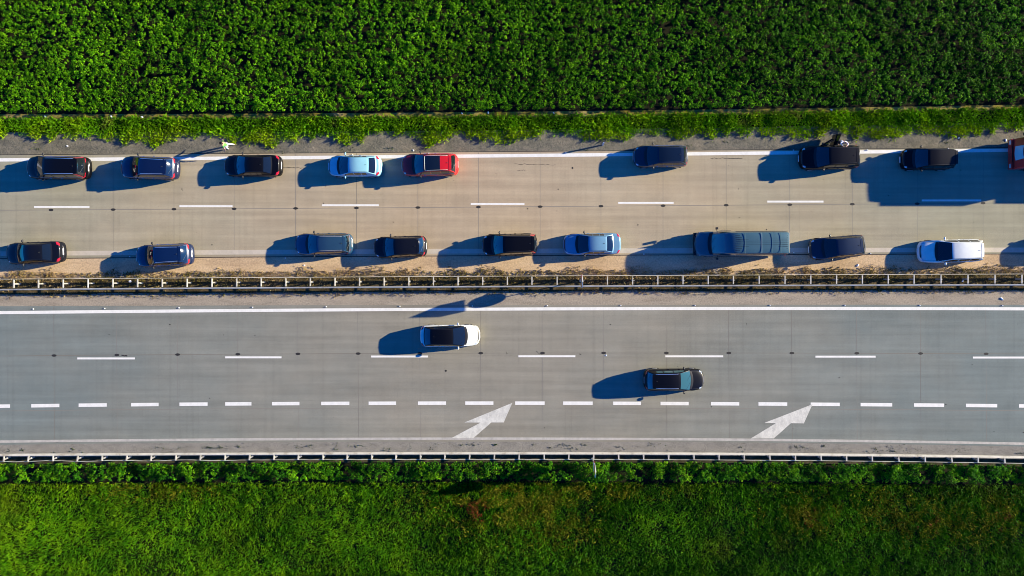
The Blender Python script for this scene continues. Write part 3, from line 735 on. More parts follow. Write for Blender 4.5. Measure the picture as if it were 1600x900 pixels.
    # side windows
    for sg in (1, -1):
        cuts = [(tw * .55, tw + (tr_ - tw) * .22), (tw + (tr_ - tw) * .26, tw + (tr_ - tw) * .62)]
        if style in ('mpv', 'suv', 'wagon'): cuts.append((tw + (tr_ - tw) * .66, tw + (tr_ - tw) * .96))
        else: cuts.append((tw + (tr_ - tw) * .66, tw + (tr_ - tw) * .90))
        for (a, b) in cuts:
            patch(Gh, a, b, .08, .30, sg, 'side_window', gl, root, 5, 4, .009)
        # bright or dark waist trim
        mbt = MB(); pts = [Gh(tw * .2 + (.97 - tw * .2) * i / 14, .045, sg) + Vector((0, sg * .012, 0)) for i in range(15)]
        for a, b in zip(pts, pts[1:]): mbt.tube(a, b, .014, 5)
        mbt.build('window_trim', M['chrome'] if bright_trim else M['black'], root)
        # roof gutter
        mbt = MB(); pts = [Gh(tw + (tr_ - tw) * i / 14, .56, sg) + Vector((0, 0, .004)) for i in range(15)]
        for a, b in zip(pts, pts[1:]): mbt.tube(a, b, .010, 4)
        mbt.build('roof_seam', M['black'], root)
        # lamps
        patch(Bd, .020, .085, .68, .775, sg, 'headlight', M['lampw'], root, 5, 4, .007, slant=.12)
        if style in ('mpv', 'suv'):
            patch(Bd, .900, .990, .52, .83, sg, 'taillight', M['lampr'], root, 6, 5, .007)
        else:
            patch(Bd, .915, .990, .58, .80, sg, 'taillight', M['lampr'], root, 6, 4, .007)
        if high: patch(Gh, tr_ - .045, 1 - (1 - tr_) * .15, .06, .44, sg, 'taillight', M['lampr'], root, 6, 5, .014)
        # mirror
        xm = xwb + (xwt - xwb) * .48; hm = zb + .10
        mr = MB(); c = Vector((xm + .02, sg * (W2 + .085), hm)); rows = []
        for i in range(7):
            a = math.pi * i / 6; r_ = math.sin(a); rows.append([c + Vector((.075 * r_ * math.cos(b) + .03 * abs(math.cos(a)), -math.cos(a) * .13, .085 * r_ * math.sin(b))) for b in [2 * math.pi * k / 8 for k in range(8)]])
        mr.grid(rows, closed=True); mi = mr.build('mirror', body_m if paint in ('white', 'silver') and sg * (1 if True else 1) < 2 else M['black'], root, True)
        MB().tube((xm + .02, sg * (W2 - .06), hm - .06), (xm + .02, sg * (W2 + .05), hm - .02), .03, 6).build('mirror_arm', M['black'], mi)
        # wheels
        for xw in (xf + .19 * Lc, xr - .185 * Lc):
            rw_ = .33 if Hc < 1.6 else .36
            wv = MB(); wv.tube((xw, sg * (W2 - .21), rw_), (xw, sg * (W2 + .004), rw_), rw_, 22); wh = wv.build('wheel', M['rubber'], root, True)
            rv = MB(); rv.tube((xw, sg * (W2 - .02), rw_), (xw, sg * (W2 + .010), rw_), rw_ * .66, 16)
            rv.build('rim', M['rim'], wh, True)
        # door seams and handles
        for f in (.42, .62):
            hv = MB(); t_ = .08 + .84 * f; p = Bd(t_, .58, sg); hv.box((p.x, p.y + sg * .012, p.z), (.16, .03, .025))
            hv.build('door_handle', M['chrome'] if bright_trim else body_m, root)
        if seams:
            for f in (.30, .50, .70):
                sv = MB()
                t_ = .08 + .84 * f
                rows = [[Bd(t_ - .0015, v, sg) + Vector((0, sg * .004, 0)) for v in [.36, .44, .52, .60, .66]], [Bd(t_ + .0015, v, sg) + Vector((0, sg * .004, 0)) for v in [.36, .44, .52, .60, .66]]]
                sv.grid(rows)
                sv.build('door_seam', M['black'], root)
    # bonnet seam
    t_h0 = .055; t_h1 = .08 + .84 * ((xwb - .15 - xf - d) / (Lc - 2 * d))
    sv = MB()
    for sg in (1, -1):
        pts = [Bd(t_h0 + (t_h1 - t_h0) * i / 10, .745, sg) for i in range(11)] + []
        for a, b in zip(pts, pts[1:]): sv.tube(a + Vector((0, 0, .001)), b + Vector((0, 0, .001)), .009, 4)
        pts = [Bd(t_h0, .745 + .255 * i / 8, sg) for i in range(9)]
        for a, b in zip(pts, pts[1:]): sv.tube(a, b, .010, 4)
    sv.build('bonnet_seam', M['black'], root)
    # bonnet crease lines: gentle raised ribs
    patch(Bd, .006, .040, .80, 1, 1, 'grille', M['black'], root, 4, 5, .006, True)
    if bright_trim:
        sv = MB(); pts = [Bd(.012, v, 1) + Vector((-.015, 0, 0)) for v in [.8, .85, .9, .95, 1]] + [Bd(.012, v, -1) + Vector((-.015, 0, 0)) for v in [.95, .9, .85, .8]]
        for a, b in zip(pts, pts[1:]): sv.tube(a, b, .016, 5)
        sv.build('grille_trim', M['chrome'], root)
    # rear: plate, wiper, spoiler lip, bumper strip
    if plate:
        MB().box((xr + .03, 0, .66 if style != 'sedan' else .62), (.02, .52, .12)).build('licence_plate', M['plate'], root)
    MB().box((xf - .055, 0, .42), (.02, .52, .12)).build('licence_plate', M['plate'], root)
    if style in ('mpv', 'suv', 'wagon', 'hatch'):
        p = Gh(tr_ + (1 - tr_) * .02, 1, 1); mb = MB()
        rows = [[Gh(tr_ - .02, v, 1) + Vector((0, 0, .012)) for v in (.62, .8, 1)] + [Gh(tr_ - .02, v, -1) + Vector((0, 0, .012)) for v in (.8, .62)]]
        rows.append([q + Vector((.20, 0, -.012)) for q in rows[0]]); rows.append([q + Vector((.0, 0, -.03)) for q in rows[1]])
        mb.grid(rows); mb.build('spoiler', body_m, root, True, 30)
        q = Gh(tr_ + (1 - tr_) * .84, .97, 1) + Vector((.02, 0, .012)); e = Gh(tr_ + (1 - tr_) * .45, .72, -1) + Vector((.02, 0, .015))
        MB().tube(q, e, .010, 5).build('wiper', M['black'], root)
    mb = MB()
    pts = [Bd(.9935, .39, 1), Bd(.975, .39, 1), Bd(.95, .39, 1), Bd(.92, .39, 1)]
    for sg in (1, -1):
        for sgm in ((.18, .62),):
            mb = MB(); q = Gh(tw * .06, .93 if sg > 0 else .80, sg) + Vector((-.01, 0, .014)); e = Gh(tw * .35, .62 if sg > 0 else .98, sg) + Vector((-.01, 0, .014))
            mb.tube(q, e, .008, 4); mb.build('wiper', M['black'], root)
    q = Gh(tr_ - .05, 1, 1); MB().box((q.x - .04, 0, q.z + .025), (.14, .03, .06), taper=.5).build('antenna', M['black'], root)
    # inner mirror / reflections behind the glass are left to the glass itself
    if rails:
        for sg in (1, -1):
            pts = [Gh(tw + (tr_ - tw) * (.06 + .88 * i / 14), .60, sg) + Vector((0, 0, .035 if 0 < i < 14 else .0)) for i in range(15)]
            mb = MB()
            for a, b in zip(pts, pts[1:]): mb.tube(a, b, .020, 6)
            mb.build('roof_rail', M[rails], root, True)
    if pano:
        patch(Gh, tw + (tr_ - tw) * .05, tw + (tr_ - tw) * (.64 if pano == 1 else .95), .64, 1, 1, 'sunroof', M['glass'], root, 8, 6, .007, True)
        if pano == 1:
            pts = [Gh(tw + (tr_ - tw) * .045, v, 1) + Vector((0, 0, .01)) for v in (.64, .75, .87, 1)] + [Gh(tw + (tr_ - tw) * .045, v, -1) + Vector((0, 0, .01)) for v in (.87, .75, .64)]
            mb = MB()
            for a, b in zip(pts, pts[1:]): mb.tube(a, b, .018, 5)
            mb.build('wind_deflector', M['steel'], root)
    if doors_open:
        for hx, ang, ln in ((X(.335), R(30), 1.05), (X(.545), R(72), .95)):
            dr = empty('door', (hx, W2 - .04, 0), 0); dr.parent = root; dr.rotation_euler = (0, 0, ang)
            # lower shell with rounded outline
            mb = MB(); prof = [(.02, .32), (.05, .26), (ln - .06, .26), (ln, .36), (ln, zb), (0, zb)]
            a = [(x_, -.045, z_) for x_, z_ in prof]; b = [(x_, .045, z_) for x_, z_ in prof]; n = len(prof)
            mb.add(a + b, [tuple(range(n)), tuple(range(2 * n - 1, n - 1, -1))] + [(i, n + i, n + (i + 1) % n, (i + 1) % n) for i in range(n)])
            mb.build('door_panel', body_m, dr)
            mb = MB(); tp = [(.02, zb), (.34 if ang < 1 else .08, Hc - .16), (ln - .10, Hc - .12), (ln - .02, zb)]
            for (x0, z0), (x1, z1) in zip(tp, tp[1:]): mb.tube((x0, -.10 * (z0 - zb), z0), (x1, -.25 * (z1 - zb), z1), .028, 6)
            mb.build('window_frame', body_m, dr)
            mb = MB(); mb.add([(x_, -.02 - .22 * (z_ - zb), z_) for x_, z_ in tp] + [(x_, -.01 - .22 * (z_ - zb), z_) for x_, z_ in tp], [(0, 1, 2, 3), (7, 6, 5, 4), (0, 4, 5, 1), (1, 5, 6, 2), (2, 6, 7, 3), (3, 7, 4, 0)])
            mb.build('window_glass', M['glass'], dr)
            patch(Bd, .08 + .84 * ((hx - xf) / Lc) + .005, .08 + .84 * ((hx - xf) / Lc) + .17, .34, .66, 1, 'door_opening', M['black'], root, 4, 5, .010)
    return root
def place(root, pf, pr, Lc):
    """pf, pr: plan points of the front and the rear end"""
    c = (pf + pr) / 2; root.location = (c.x, c.y, .016)
    root.rotation_euler.z = math.atan2(pr.y - pf.y, pr.x - pf.x)
# front px, front py, rear px, rear py (as seen), heights seen at, width, style, paint ...
UG = 'cars queueing in the lane beside the gravel shoulder'; DG = 'cars queueing in the lane beside the median'
CARS = [
 (45.5, 261.5, 140, 262.3, 1.86, 'mpv', 'black', UG, 'minivan', 'minivan', 'black minivan with silver roof rails, leftmost beside the gravel', dict(rails='chrome', bright_trim=True, high=True)),
 (192.5, 261.0, 278.8, 263.4, 1.82, 'suv', 'navy', UG, 'sport_utility_car', 'car', 'navy crossover with pale roof rails whose rear meets the long shadow of a person', dict(rails='chrome', bright_trim=True)),
 (352, 258.6, 440.4, 258.8, 1.74, 'sedan', 'black', UG, 'sedan', 'car', 'black saloon car right below the person in a green top', {}),
 (513.8, 259.3, 596, 259.4, 1.70, 'fast', 'silver', UG, 'hatchback', 'car', 'white silver hatchback tinted sky blue at the bonnet, just behind the red car', dict(bright_trim=True)),
 (628.5, 258.2, 716, 256.6, 1.80, 'suv', 'red', UG, 'sport_utility_car', 'car', 'bright red crossover with black glass roof and silver rails', dict(rails='steel', pano=1, bright_trim=True)),
 (989.6, 244.4, 1074.2, 243.6, 1.76, 'hatch', 'grey', UG, 'hatchback', 'car', 'grey hatchback with black roof and pale tail, right of the marker post', dict(pano=2, bright_trim=True)),
 (1248, 247.0, 1344, 244.8, 1.90, 'suv', 'black', UG, 'sport_utility_car', 'car', 'large black car with two side doors open and a person in white beside it', dict(doors_open=True)),
 (1406.7, 248.8, 1489.5, 248.4, 1.74, 'mpv', 'black', UG, 'hatchback', 'car', 'small black car standing wholly inside the big shadow of the red lorry', dict(plate=True)),
 (12, 396.8, 100, 393.2, 1.76, 'sedan', 'dark', DG, 'sedan', 'car', 'black saloon car at the left end of the row beside the median', {}),
 (216, 400.8, 301, 396.6, 1.80, 'suv', 'navy2', DG, 'sport_utility_car', 'car', 'deep blue crossover with roof rails, partly on the dirt of the median', dict(rails='chrome', bright_trim=True)),
 (462, 381.9, 550.6, 380.6, 1.74, 'wagon', 'bluegrey', DG, 'estate_car', 'car', 'blue grey estate car with pale rear window beside the median', dict(rails='steel_d')),
 (585, 387.2, 666.5, 384.4, 1.74, 'hatch', 'dark', DG, 'hatchback', 'car', 'dark hatchback between the blue grey estate and the black car with glowing red lamps', {}),
 (754, 383.4, 838.8, 381.2, 1.78, 'mpv', 'black', DG, 'minivan', 'car', 'black compact people carrier with large bright red rear lamps', dict(rails='black', high=True)),
 (880.3, 382.2, 969.8, 380.4, 1.74, 'sedan', 'skyblue', DG, 'sedan', 'car', 'light blue saloon car just behind the long grey van', {}),
 (1264, 390.0, 1353, 382.6, 1.78, 'hatch', 'grey', DG, 'hatchback', 'car', 'dark hatchback parked at an angle behind the long van, nose towards the median', {}),
 (1434, 393.6, 1537, 390.8, 1.86, 'wagon', 'white', DG, 'estate_car', 'car', 'white estate car near the right end of the row beside the median', {}),
 (1622, 385.5, 1712, 384.5, 1.78, 'hatch', 'dark', DG, 'hatchback', 'car', 'dark car just outside the right edge whose shadow reaches the white estate', {}),
 (749.5, 524.3, 657, 525.2, 1.76, 'fast', 'white', None, 'hatchback', 'car', 'white car with black roof driving right on the lower carriageway', dict(roofmat='black')),
 (1099, 593.4, 1006, 594.0, 1.78, 'hatch', 'black', None, 'hatchback', 'car', 'black car with teal windscreen driving right on the lower carriageway', dict(rails='chrome', glassm=M['glass_t'])),
]
for (fx, fy, rx, ry, W, style, paintn, grp, nm, cat_, lab, kw) in CARS:
    heading_left = rx > fx
    zf = .45; zr = .55
    if rx > 1200: zr = .85
    a = P(fx, fy, .75); b = P(rx, ry, .75)
    a.x = P(fx, fy, zf).x; b.x = P(rx, ry, zr).x; a.z = b.z = 0
    Lc = (b - a).length - .06
    rt = make_car(lab, cat_, nm, style, Lc, W, paintn, grp=grp, **kw)
    place(rt, a, b, Lc)

# ------------------------------------------------------------------ rounded box shell used by the van and the lorry
def shell(mb, x0, x1, w2, z0, prof, tum=.08, nx=None, bow=.0, rc=.12):
    """loft along x: prof gives (x, ztop); walls lean in by tum; roof edges rounded"""
    rows = []
    for (x, zt, k) in prof:
        h_ = zt - z0
        sec = [(w2 * k, z0), (w2 * k, z0 + h_ * .45), ((w2 - tum * .6) * k, z0 + h_ * .8), ((w2 - tum) * k, zt - rc), ((w2 - tum - rc * .3) * k, zt - rc * .3), ((w2 - tum - rc) * k, zt), ((w2 - tum) * .5 * k, zt + .02), (0, zt + .03)]
        full = sec + [(-y, z) for y, z in reversed(sec[:-1])]
        r_ = []
        for y, z in full:
            u = abs(y) / w2; r_.append(Vector((x - bow * (1 - u * u) * max(0, 1 - (x - x0) / 1.0), y, z)))
        rows.append(r_)
    mb.grid(rows)
    n = len(rows[0]); a = len(mb.v) - n * len(rows)
    mb.f.append(tuple(a + i for i in range(n))); mb.f.append(tuple(a + n * (len(rows) - 1) + i for i in reversed(range(n))))
    return mb
def wheels(root, xs_, w2, r, tw_=.26):
    for x in xs_:
        for sg in (1, -1):
            wh = MB().tube((x, sg * (w2 - tw_), r), (x, sg * (w2 + .005), r), r, 24).build('wheel', M['rubber'], root, True)
            MB().tube((x, sg * (w2 - .02), r), (x, sg * (w2 + .012), r), r * .58, 16).build('rim', M['rim'], wh, True)
# ---- the long van
a = P(1089.5, 381.3, .6); b = P(1234, 379.6, 2.55); b.y = P(1234, 379.6, 2.0).y; a.z = b.z = 0
Lv = (b - a).length; W2 = 1.01
van = empty('long_van', (0, 0, 0)); tag(van, 'long grey high roof van with ribbed roof beside the median', 'van')
x0 = -Lv / 2
mb = MB(); prof = [(x0, .62, .84), (x0 + .05, .86, .93), (x0 + .25, 1.02, .97), (x0 + .60, 1.14, .99), (x0 + 1.05, 1.26, 1), (x0 + 1.12, 1.30, 1)]
shell(mb, x0, 0, W2, .25, prof, .04, bow=.28, rc=.10); mb.build('bonnet', PC['van'], van, True, 40)
mb = MB(); xc = x0 + 1.0
prof = [(xc, 1.20, .99), (xc + .25, 1.50, .985), (xc + .5, 1.80, .98), (xc + .78, 2.10, .975), (xc + .95, 2.26, .975), (xc + 1.25, 2.40, .98), (xc + 1.7, 2.50, .99), (xc + 2.2, 2.54, 1), (xc + 3.2, 2.55, 1), (xc + 4.6, 2.55, 1), (Lv / 2 - .25, 2.53, .995), (Lv / 2 - .06, 2.49, .98), (Lv / 2, 2.40, .96)]
shell(mb, xc, 0, W2, .25, prof, .16, bow=.10, rc=.14); mb.build('body', PC['van'], van, True, 38)
# windscreen
def vsec(x):
    zt = float(np.interp(x, [p[0] for p in prof], [p[1] for p in prof])); return zt
rows = []
for i in range(7):
    x = xc + .08 + .76 * i / 6; zt = vsec(x); hw = (W2 - .16 - .12) * .98
    rows.append([Vector((x - .10 * (1 - (y * hw / W2) ** 2) * max(0, 1 - (x - xc)), y * hw, zt + .035 - .01 * abs(y))) for y in [-1, -.75, -.5, -.25, 0, .25, .5, .75, 1]])
MB().grid(rows).build('windshield', M['glass_t'], van, True, 60)
rows = []
for x in (xc - .16, xc - .05, xc + .07):
    rows.append([Vector((x - .20 * (1 - y * y) * .9, y * W2 * .86, (1.245 if x < xc else 1.26 + .5 * (x - xc)) + .045)) for y in [-1, -.6, -.2, .2, .6, 1]])
MB().grid(rows).build('cowl', M['black'], van, True, 60)
mb = MB()
for q, e in (((xc - .05, -.55, 1.36), (xc + .30, -.05, 1.62)), ((xc - .05, .1, 1.36), (xc + .30, .6, 1.62))): mb.tube(q, e, .010, 5)
mb.build('wiper', M['black'], van)
# roof ribs and bows
xs0, xs1 = xc + 1.55, Lv / 2 - .12
for k in range(-5, 6):
    mb = MB(); rz_ = 2.575 - .0035 * k * k
    mb.box(((xs0 + xs1) / 2, k * .145, rz_), (xs1 - xs0, .018, .012)); mb.build('roof_rib', PC['dark'], van)
M['roofbow'] = mat('roof_bow_paint', (0.22, 0.32, 0.33), .5); M['roofline'] = mat('roof_line_paint', (0.09, 0.17, 0.19), .5)
for xq, wq, mm in ((xs0 + .75, .022, M['roofline']), (xs0 + 2.05, .04, M['roofbow']), (xs0 + 2.85, .022, M['roofline']), (xs0 + 3.55, .022, M['roofline'])):
    mb = MB(); mb.box((xq, 0, 2.592), (wq, 1.60, .02)); mb.build('roof_bow', mm, van)
for sg in (1, -1):
    MB().box((xc + .95, sg * (W2 + .004), 1.66), (.85, .012, .50)).build('side_window', M['glass'], van)
    mi = MB().box((xc + .35, sg * (W2 + .20), 1.55), (.14, .17, .32)).build('mirror', M['black'], van)
    MB().tube((xc + .40, sg * (W2 - .1), 1.42), (xc + .37, sg * (W2 + .16), 1.45), .03, 6).build('mirror_arm', M['black'], mi)
    MB().box((x0 + .22, sg * .78, .88), (.34, .22, .14), ry=-.25, rz=-sg * .5).build('headlight', M['lampw'], van)
    MB().box((Lv / 2 - .0, sg * .92, 1.2), (.06, .12, .45)).build('taillight', M['lampr'], van)
    MB().tube((xc + 1.6, sg * (W2 - .10), 2.40), (Lv / 2 - .1, sg * (W2 - .10), 2.40), .018, 6).build('roof_gutter', M['black'], van)
    MB().box((.4, sg * (W2 + .006), .62), (4.4, .02, .12)).build('side_trim', M['black'], van)
MB().box((x0 - .20, 0, .62), (.10, 1.3, .22)).build('grille', M['black'], van)
MB().box((x0 - .12, 0, .40), (.30, 1.85, .24)).build('bumper', M['black'], van)
MB().box((Lv / 2 + .05, 0, .45), (.12, 1.9, .16)).build('bumper', M['black'], van)
MB().box((Lv / 2 + .006, 0, 2.44), (.03, 1.6, .05)).build('door_edge', M['steel'], van)
MB().box((Lv / 2 + .02, .3, .62), (.02, .52, .12)).build('licence_plate', M['plate'], van)
wheels(van, (x0 + .95, Lv / 2 - 1.5), W2, .36)
place(van, a, b, Lv)

# ---- red lorry with box body and drawbar trailer, only its cab front reaches the frame
pa = P(1585.5, 239.0, .9); lor = empty('red_lorry', (pa.x, P(1590, 238.5, 1.5).y, .016))
tag(lor, 'red lorry with pale windscreen cut off by the right edge of the photo', 'lorry')
W2 = 1.24
mb = MB(); prof = [(0, 1.0, .97), (.04, 1.45, .985), (.10, 2.10, .985), (.20, 2.62, .98), (.42, 3.12, .98), (.75, 3.60, .975), (1.05, 3.78, .97), (2.3, 3.88, .97)]
shell(mb, 0, 0, W2, .42, prof, .07, bow=.12, rc=.12); mb.build('cab', PC['truckred'], lor, True, 40)
rows = []
for z in (1.08, 1.3, 1.5, 1.7, 1.92):
    x = float(np.interp(z, [p[1] for p in prof], [p[0] for p in prof])) + .02 * (z - 1)
    rows.append([Vector((x - .06 - .12 * (1 - y * y) * (1 - x), y * W2 * .56, z + .03)) for y in [-1, -.7, -.35, 0, .35, .7, 1]])
M['bigglass'] = mat('lorry_glass', (0.30, 0.55, 0.60), .08, spec=1.0)  # pale cyan base colour stands in for sky reflected in the windscreen
MB().grid(rows).build('windshield', M['bigglass'], lor, True, 60)
MB().box((.06, 0, 2.62), (.28, 1.9, .05), ry=-.5).build('sun_visor', M['black'], lor)
MB().box((-.10, 0, .62), (.22, 2.42, .42)).build('bumper', PC['truckred'], lor)
MB().box((-.13, 0, .74), (.05, 1.2, .22)).build('grille', M['black'], lor)
for sg in (1, -1):
    MB().box((-.22, sg * .95, .66), (.04, .34, .20)).build('headlight', M['lampw'], lor)
    mi = MB().box((.12, sg * (W2 + .19), 2.15), (.16, .22, .75)).build('mirror', M['black'], lor)
    MB().tube((.22, sg * (W2 - .08), 2.5), (.14, sg * (W2 + .19), 2.5), .03, 6).build('mirror_arm', M['black'], mi)
    MB().box((1.0, sg * (W2 + .003), 2.0), (.9, .015, .7)).build('side_window', M['glass'], lor)
    MB().tube((.55, sg * .7, 3.18), (.55, sg * .7, 3.34), .07, 10).build('beacon', M['chrome'], lor)
    for q in (.35, .75): MB().box((-.03, sg * q, 2.66), (.06, .14, .07)).build('marker_lamp', M['lampw'], lor)
mb = MB(); mb.box((6.1, 0, 2.46), (6.9, 2.55, 3.08)); mb.build('cargo_box', M['signw'], lor)
mb = MB(); mb.box((5.4, 0, .78), (8.4, .9, .28)); mb.build('chassis', M['black'], lor)
wheels(lor, (1.25, 7.0, 8.2), 1.22, .50, .32)
tra = empty('box_trailer', (pa.x + 11.3, lor.location.y, .016)); tag(tra, 'white box trailer behind the red lorry, outside the right edge', 'trailer')
MB().box((3.6, 0, 2.36), (7.2, 2.52, 2.78)).build('cargo_box', M['signw'], tra)
MB().box((3.0, 0, .80), (8.0, .9, .26)).build('chassis', M['black'], tra)
wheels(tra, (1.2, 5.6), 1.22, .50, .32)

# ------------------------------------------------------------------ people
def skinned(name, nodes, edges, m, parent, root_key, sub=2):
    keys = list(nodes); me = bpy.data.meshes.new(name)
    me.from_pydata([nodes[k][0] for k in keys], [(keys.index(a), keys.index(b)) for a, b in edges], [])
    o = bpy.data.objects.new(name, me); col.objects.link(o); o.parent = parent; me.materials.append(m)
    md = o.modifiers.new('skin', 'SKIN'); md.use_smooth_shade = True
    sv = me.skin_vertices[0].data if me.skin_vertices else None
    if sv is None:
        bpy.context.view_layer.objects.active = o
        import bmesh
        bm = bmesh.new(); bm.from_mesh(me); bm.verts.layers.skin.verify(); bm.to_mesh(me); bm.free()
        sv = me.skin_vertices[0].data
    for i, k in enumerate(keys):
        r = nodes[k][1]; sv[i].radius = (r, r) if not isinstance(r, tuple) else r; sv[i].use_root = (k == root_key)
    s2 = o.modifiers.new('subdivision', 'SUBSURF'); s2.levels = sub; s2.render_levels = sub
    return o
def person(loc, rz, label, J, top_m, leg_m, hair_m, shoe_m, long_hair=True, long_sleeve=True):
    """J: joints in local space, facing +x"""
    root = empty('person', loc, rz); tag(root, label, 'person')
    b = {}; e = []
    b['pelvis'] = (J['pelvis'], .13); b['waist'] = (J['waist'], .11); b['chest'] = (J['chest'], .135); b['neck0'] = (J['neck'], .055)
    b['head0'] = (J['head'] - Vector((0, 0, .07)), .065); b['head1'] = (J['head'], .095); b['head2'] = (J['head'] + Vector((0, 0, .08)), .075)
    b['nose'] = (J['head'] + J['face'] * .10 + Vector((0, 0, -.005)), .014)
    e += [('pelvis', 'waist'), ('waist', 'chest'), ('chest', 'neck0'), ('neck0', 'head0'), ('head0', 'head1'), ('head1', 'head2'), ('head1', 'nose')]
    for s in 'lr':
        b['hip' + s] = (J['hip' + s], .085); b['kn' + s] = (J['kn' + s], .055); b['an' + s] = (J['an' + s], .036); b['toe' + s] = (J['an' + s] + Vector((.13, 0, -.045)), .034)
        b['sh' + s] = (J['sh' + s], .058); b['el' + s] = (J['el' + s], .040); b['wr' + s] = (J['wr' + s], .026)
        dv = (J['wr' + s] - J['el' + s]).normalized(); sd_ = dv.cross(Vector((0, 0, 1)));
        if sd_.length < .1: sd_ = dv.cross(Vector((1, 0, 0)))
        sd_.normalize(); palm = J['wr' + s] + dv * .07; b['palm' + s] = (palm, (.034, .018))
        e += [('pelvis', 'hip' + s), ('hip' + s, 'kn' + s), ('kn' + s, 'an' + s), ('an' + s, 'toe' + s), ('chest', 'sh' + s), ('sh' + s, 'el' + s), ('el' + s, 'wr' + s), ('wr' + s, 'palm' + s)]
        for k, (off, ln) in enumerate(((-.027, .070), (-.009, .082), (.009, .077), (.027, .060))):
            p1 = palm + sd_ * off + dv * .03; p2 = p1 + dv * ln * .5 + Vector((0, 0, -.006)); p3 = p2 + dv * ln * .45 + Vector((0, 0, -.018))
            b['f%d0' % k + s] = (p1, .010); b['f%d1' % k + s] = (p2, .009); b['f%d2' % k + s] = (p3, .007)
            e += [('palm' + s, 'f%d0' % k + s), ('f%d0' % k + s, 'f%d1' % k + s), ('f%d1' % k + s, 'f%d2' % k + s)]
        t1 = J['wr' + s] + dv * .03 - sd_ * .03; t2 = t1 + dv * .03 - sd_ * .025
        b['t0' + s] = (t1, .011); b['t1' + s] = (t2, .009); e += [('wr' + s, 't0' + s), ('t0' + s, 't1' + s)]
    skinned('body', b, e, M['skin'], root, 'pelvis')
    # top
    n = {'pelvis': (J['pelvis'] + Vector((0, 0, .02)), .150), 'waist': (J['waist'], .128), 'chest': (J['chest'], (.17, .15)), 'neck': (J['neck'] - Vector((0, 0, .03)), .075)}
    ee = [('pelvis', 'waist'), ('waist', 'chest'), ('chest', 'neck')]
    for s in 'lr':
        n['sh' + s] = (J['sh' + s], .074); n['el' + s] = (J['el' + s], .055) if long_sleeve else (J['sh' + s].lerp(J['el' + s], .55), .058)
        ee += [('chest', 'sh' + s), ('sh' + s, 'el' + s)]
        if long_sleeve: n['wr' + s] = (J['el' + s].lerp(J['wr' + s], .9), .036); ee.append(('el' + s, 'wr' + s))
    skinned('shirt', n, ee, top_m, root, 'waist')
    n = {'pelvis': (J['pelvis'], .145)}; ee = []
    for s in 'lr':
        n['hip' + s] = (J['hip' + s], .098); n['kn' + s] = (J['kn' + s], .070); n['an' + s] = (J['kn' + s].lerp(J['an' + s], .9), .056)
        ee += [('pelvis', 'hip' + s), ('hip' + s, 'kn' + s), ('kn' + s, 'an' + s)]
    skinned('trousers', n, ee, leg_m, root, 'pelvis')
    hd = J['head'] - J['face'] * .022
    n = {'a': (hd + Vector((0, 0, .02)), .098), 'b': (hd + Vector((0, 0, .085)), .088)}; ee = [('a', 'b')]
    if long_hair: n['c'] = (hd - J['face'] * .06 + Vector((0, 0, -.10)), .07); n['d'] = (hd - J['face'] * .07 + Vector((0, 0, -.22)), .045); ee += [('a', 'c'), ('c', 'd')]
    skinned('hair', n, ee, hair_m, root, 'a')
    for s in 'lr':
        n = {'h': (J['an' + s] + Vector((-.03, 0, -.035)), .045), 'm': (J['an' + s] + Vector((.06, 0, -.045)), .042), 't': (J['an' + s] + Vector((.16, 0, -.052)), .034)}
        skinned('shoe', n, [('h', 'm'), ('m', 't')], shoe_m, root, 'h')
    for s in (-1, 1):
        sidev = J['face'].cross(Vector((0, 0, 1))).normalized()
        c = J['head'] + J['face'] * .088 + sidev * s * .032 + Vector((0, 0, .015))
        mb = MB(); rows = []
        for i in range(5):
            a_ = math.pi * i / 4; rows.append([c + Vector((.011 * math.sin(a_) * math.cos(q), .011 * math.sin(a_) * math.sin(q), .011 * math.cos(a_))) for q in [2 * math.pi * k / 8 for k in range(8)]])
        mb.grid(rows, closed=True).build('eye', M['black'], root, True)
    return root
V = Vector
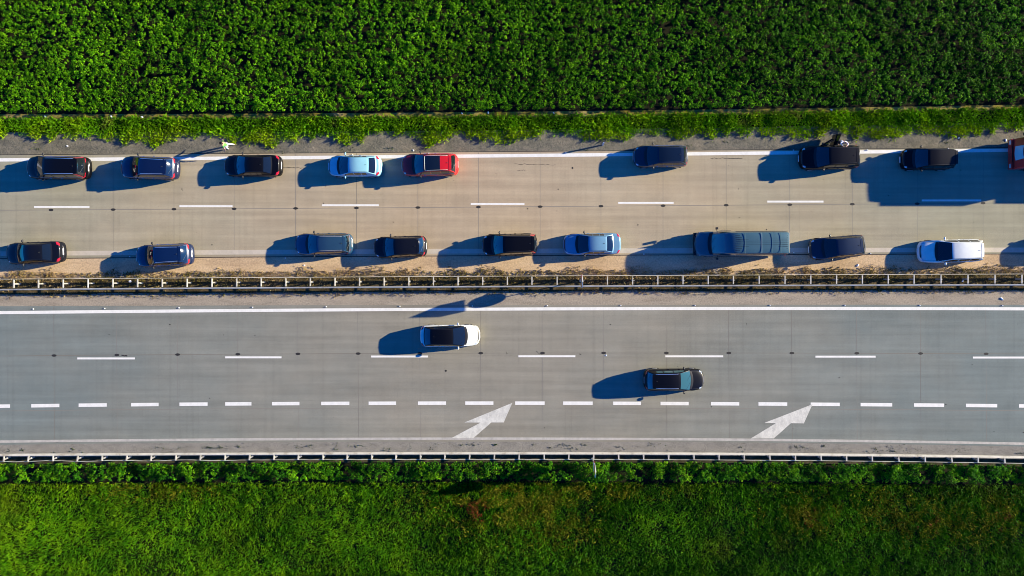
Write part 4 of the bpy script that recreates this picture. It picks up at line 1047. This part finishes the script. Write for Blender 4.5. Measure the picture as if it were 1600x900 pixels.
green = mat('cloth_green', (0.10, 0.34, 0.06), .85); cream = mat('cloth_cream', (0.78, 0.76, 0.72), .85); wht = mat('cloth_white', (0.80, 0.80, 0.82), .85)
drk = mat('cloth_dark', (0.02, 0.02, 0.03), .85); hair = mat('hair_dark', (0.02, 0.013, 0.008), .6); shoe = mat('shoe_white', (0.7, 0.7, 0.68), .6); shoeb = mat('shoe_black', (0.02, 0.02, 0.02), .6)
# walking, stride open, left of picture; faces left, so rz = pi
pf = P(361, 229.5)
J = dict(pelvis=V((0, 0, .93)), waist=V((.01, 0, 1.10)), chest=V((.04, 0, 1.32)), neck=V((.06, 0, 1.47)), head=V((.09, 0, 1.62)), face=V((1, 0, -.1)).normalized(),
         hipl=V((0, .09, .88)), hipr=V((0, -.09, .88)), knl=V((.20, .11, .50)), knr=V((-.10, -.14, .49)), anl=V((.20, .17, .09)), anr=V((-.34, -.18, .10)),
         shl=V((.03, .17, 1.38)), shr=V((.03, -.17, 1.38)), ell=V((-.06, .40, 1.18)), elr=V((.12, -.38, 1.16)), wrl=V((.06, .50, .98)), wrr=V((.30, -.44, 1.08)))
person(pf + V((0, 0, .0)), math.pi, 'person in a green top and pale trousers walking on the gravel shoulder', J, green, cream, hair, shoe, True, False)
# standing in the rear door opening of the black car, leaning over the roof
pf = P(1307, 225.0)
J = dict(pelvis=V((-.02, 0, .95)), waist=V((.02, 0, 1.13)), chest=V((.10, 0, 1.36)), neck=V((.16, 0, 1.50)), head=V((.22, 0, 1.64)), face=V((.9, 0, -.35)).normalized(),
         hipl=V((0, .10, .90)), hipr=V((0, -.10, .90)), knl=V((.04, .12, .49)), knr=V((-.02, -.12, .49)), anl=V((-.02, .13, .09)), anr=V((-.12, -.13, .09)),
         shl=V((.10, .19, 1.42)), shr=V((.10, -.19, 1.42)), ell=V((.28, .33, 1.50)), elr=V((.25, -.30, 1.52)), wrl=V((.42, .16, 1.60)), wrr=V((.44, -.16, 1.60)))
person(pf, -math.pi / 2, 'person in a white shirt leaning on the large black car beside its open door', J, wht, drk, hair, shoeb, False, True)
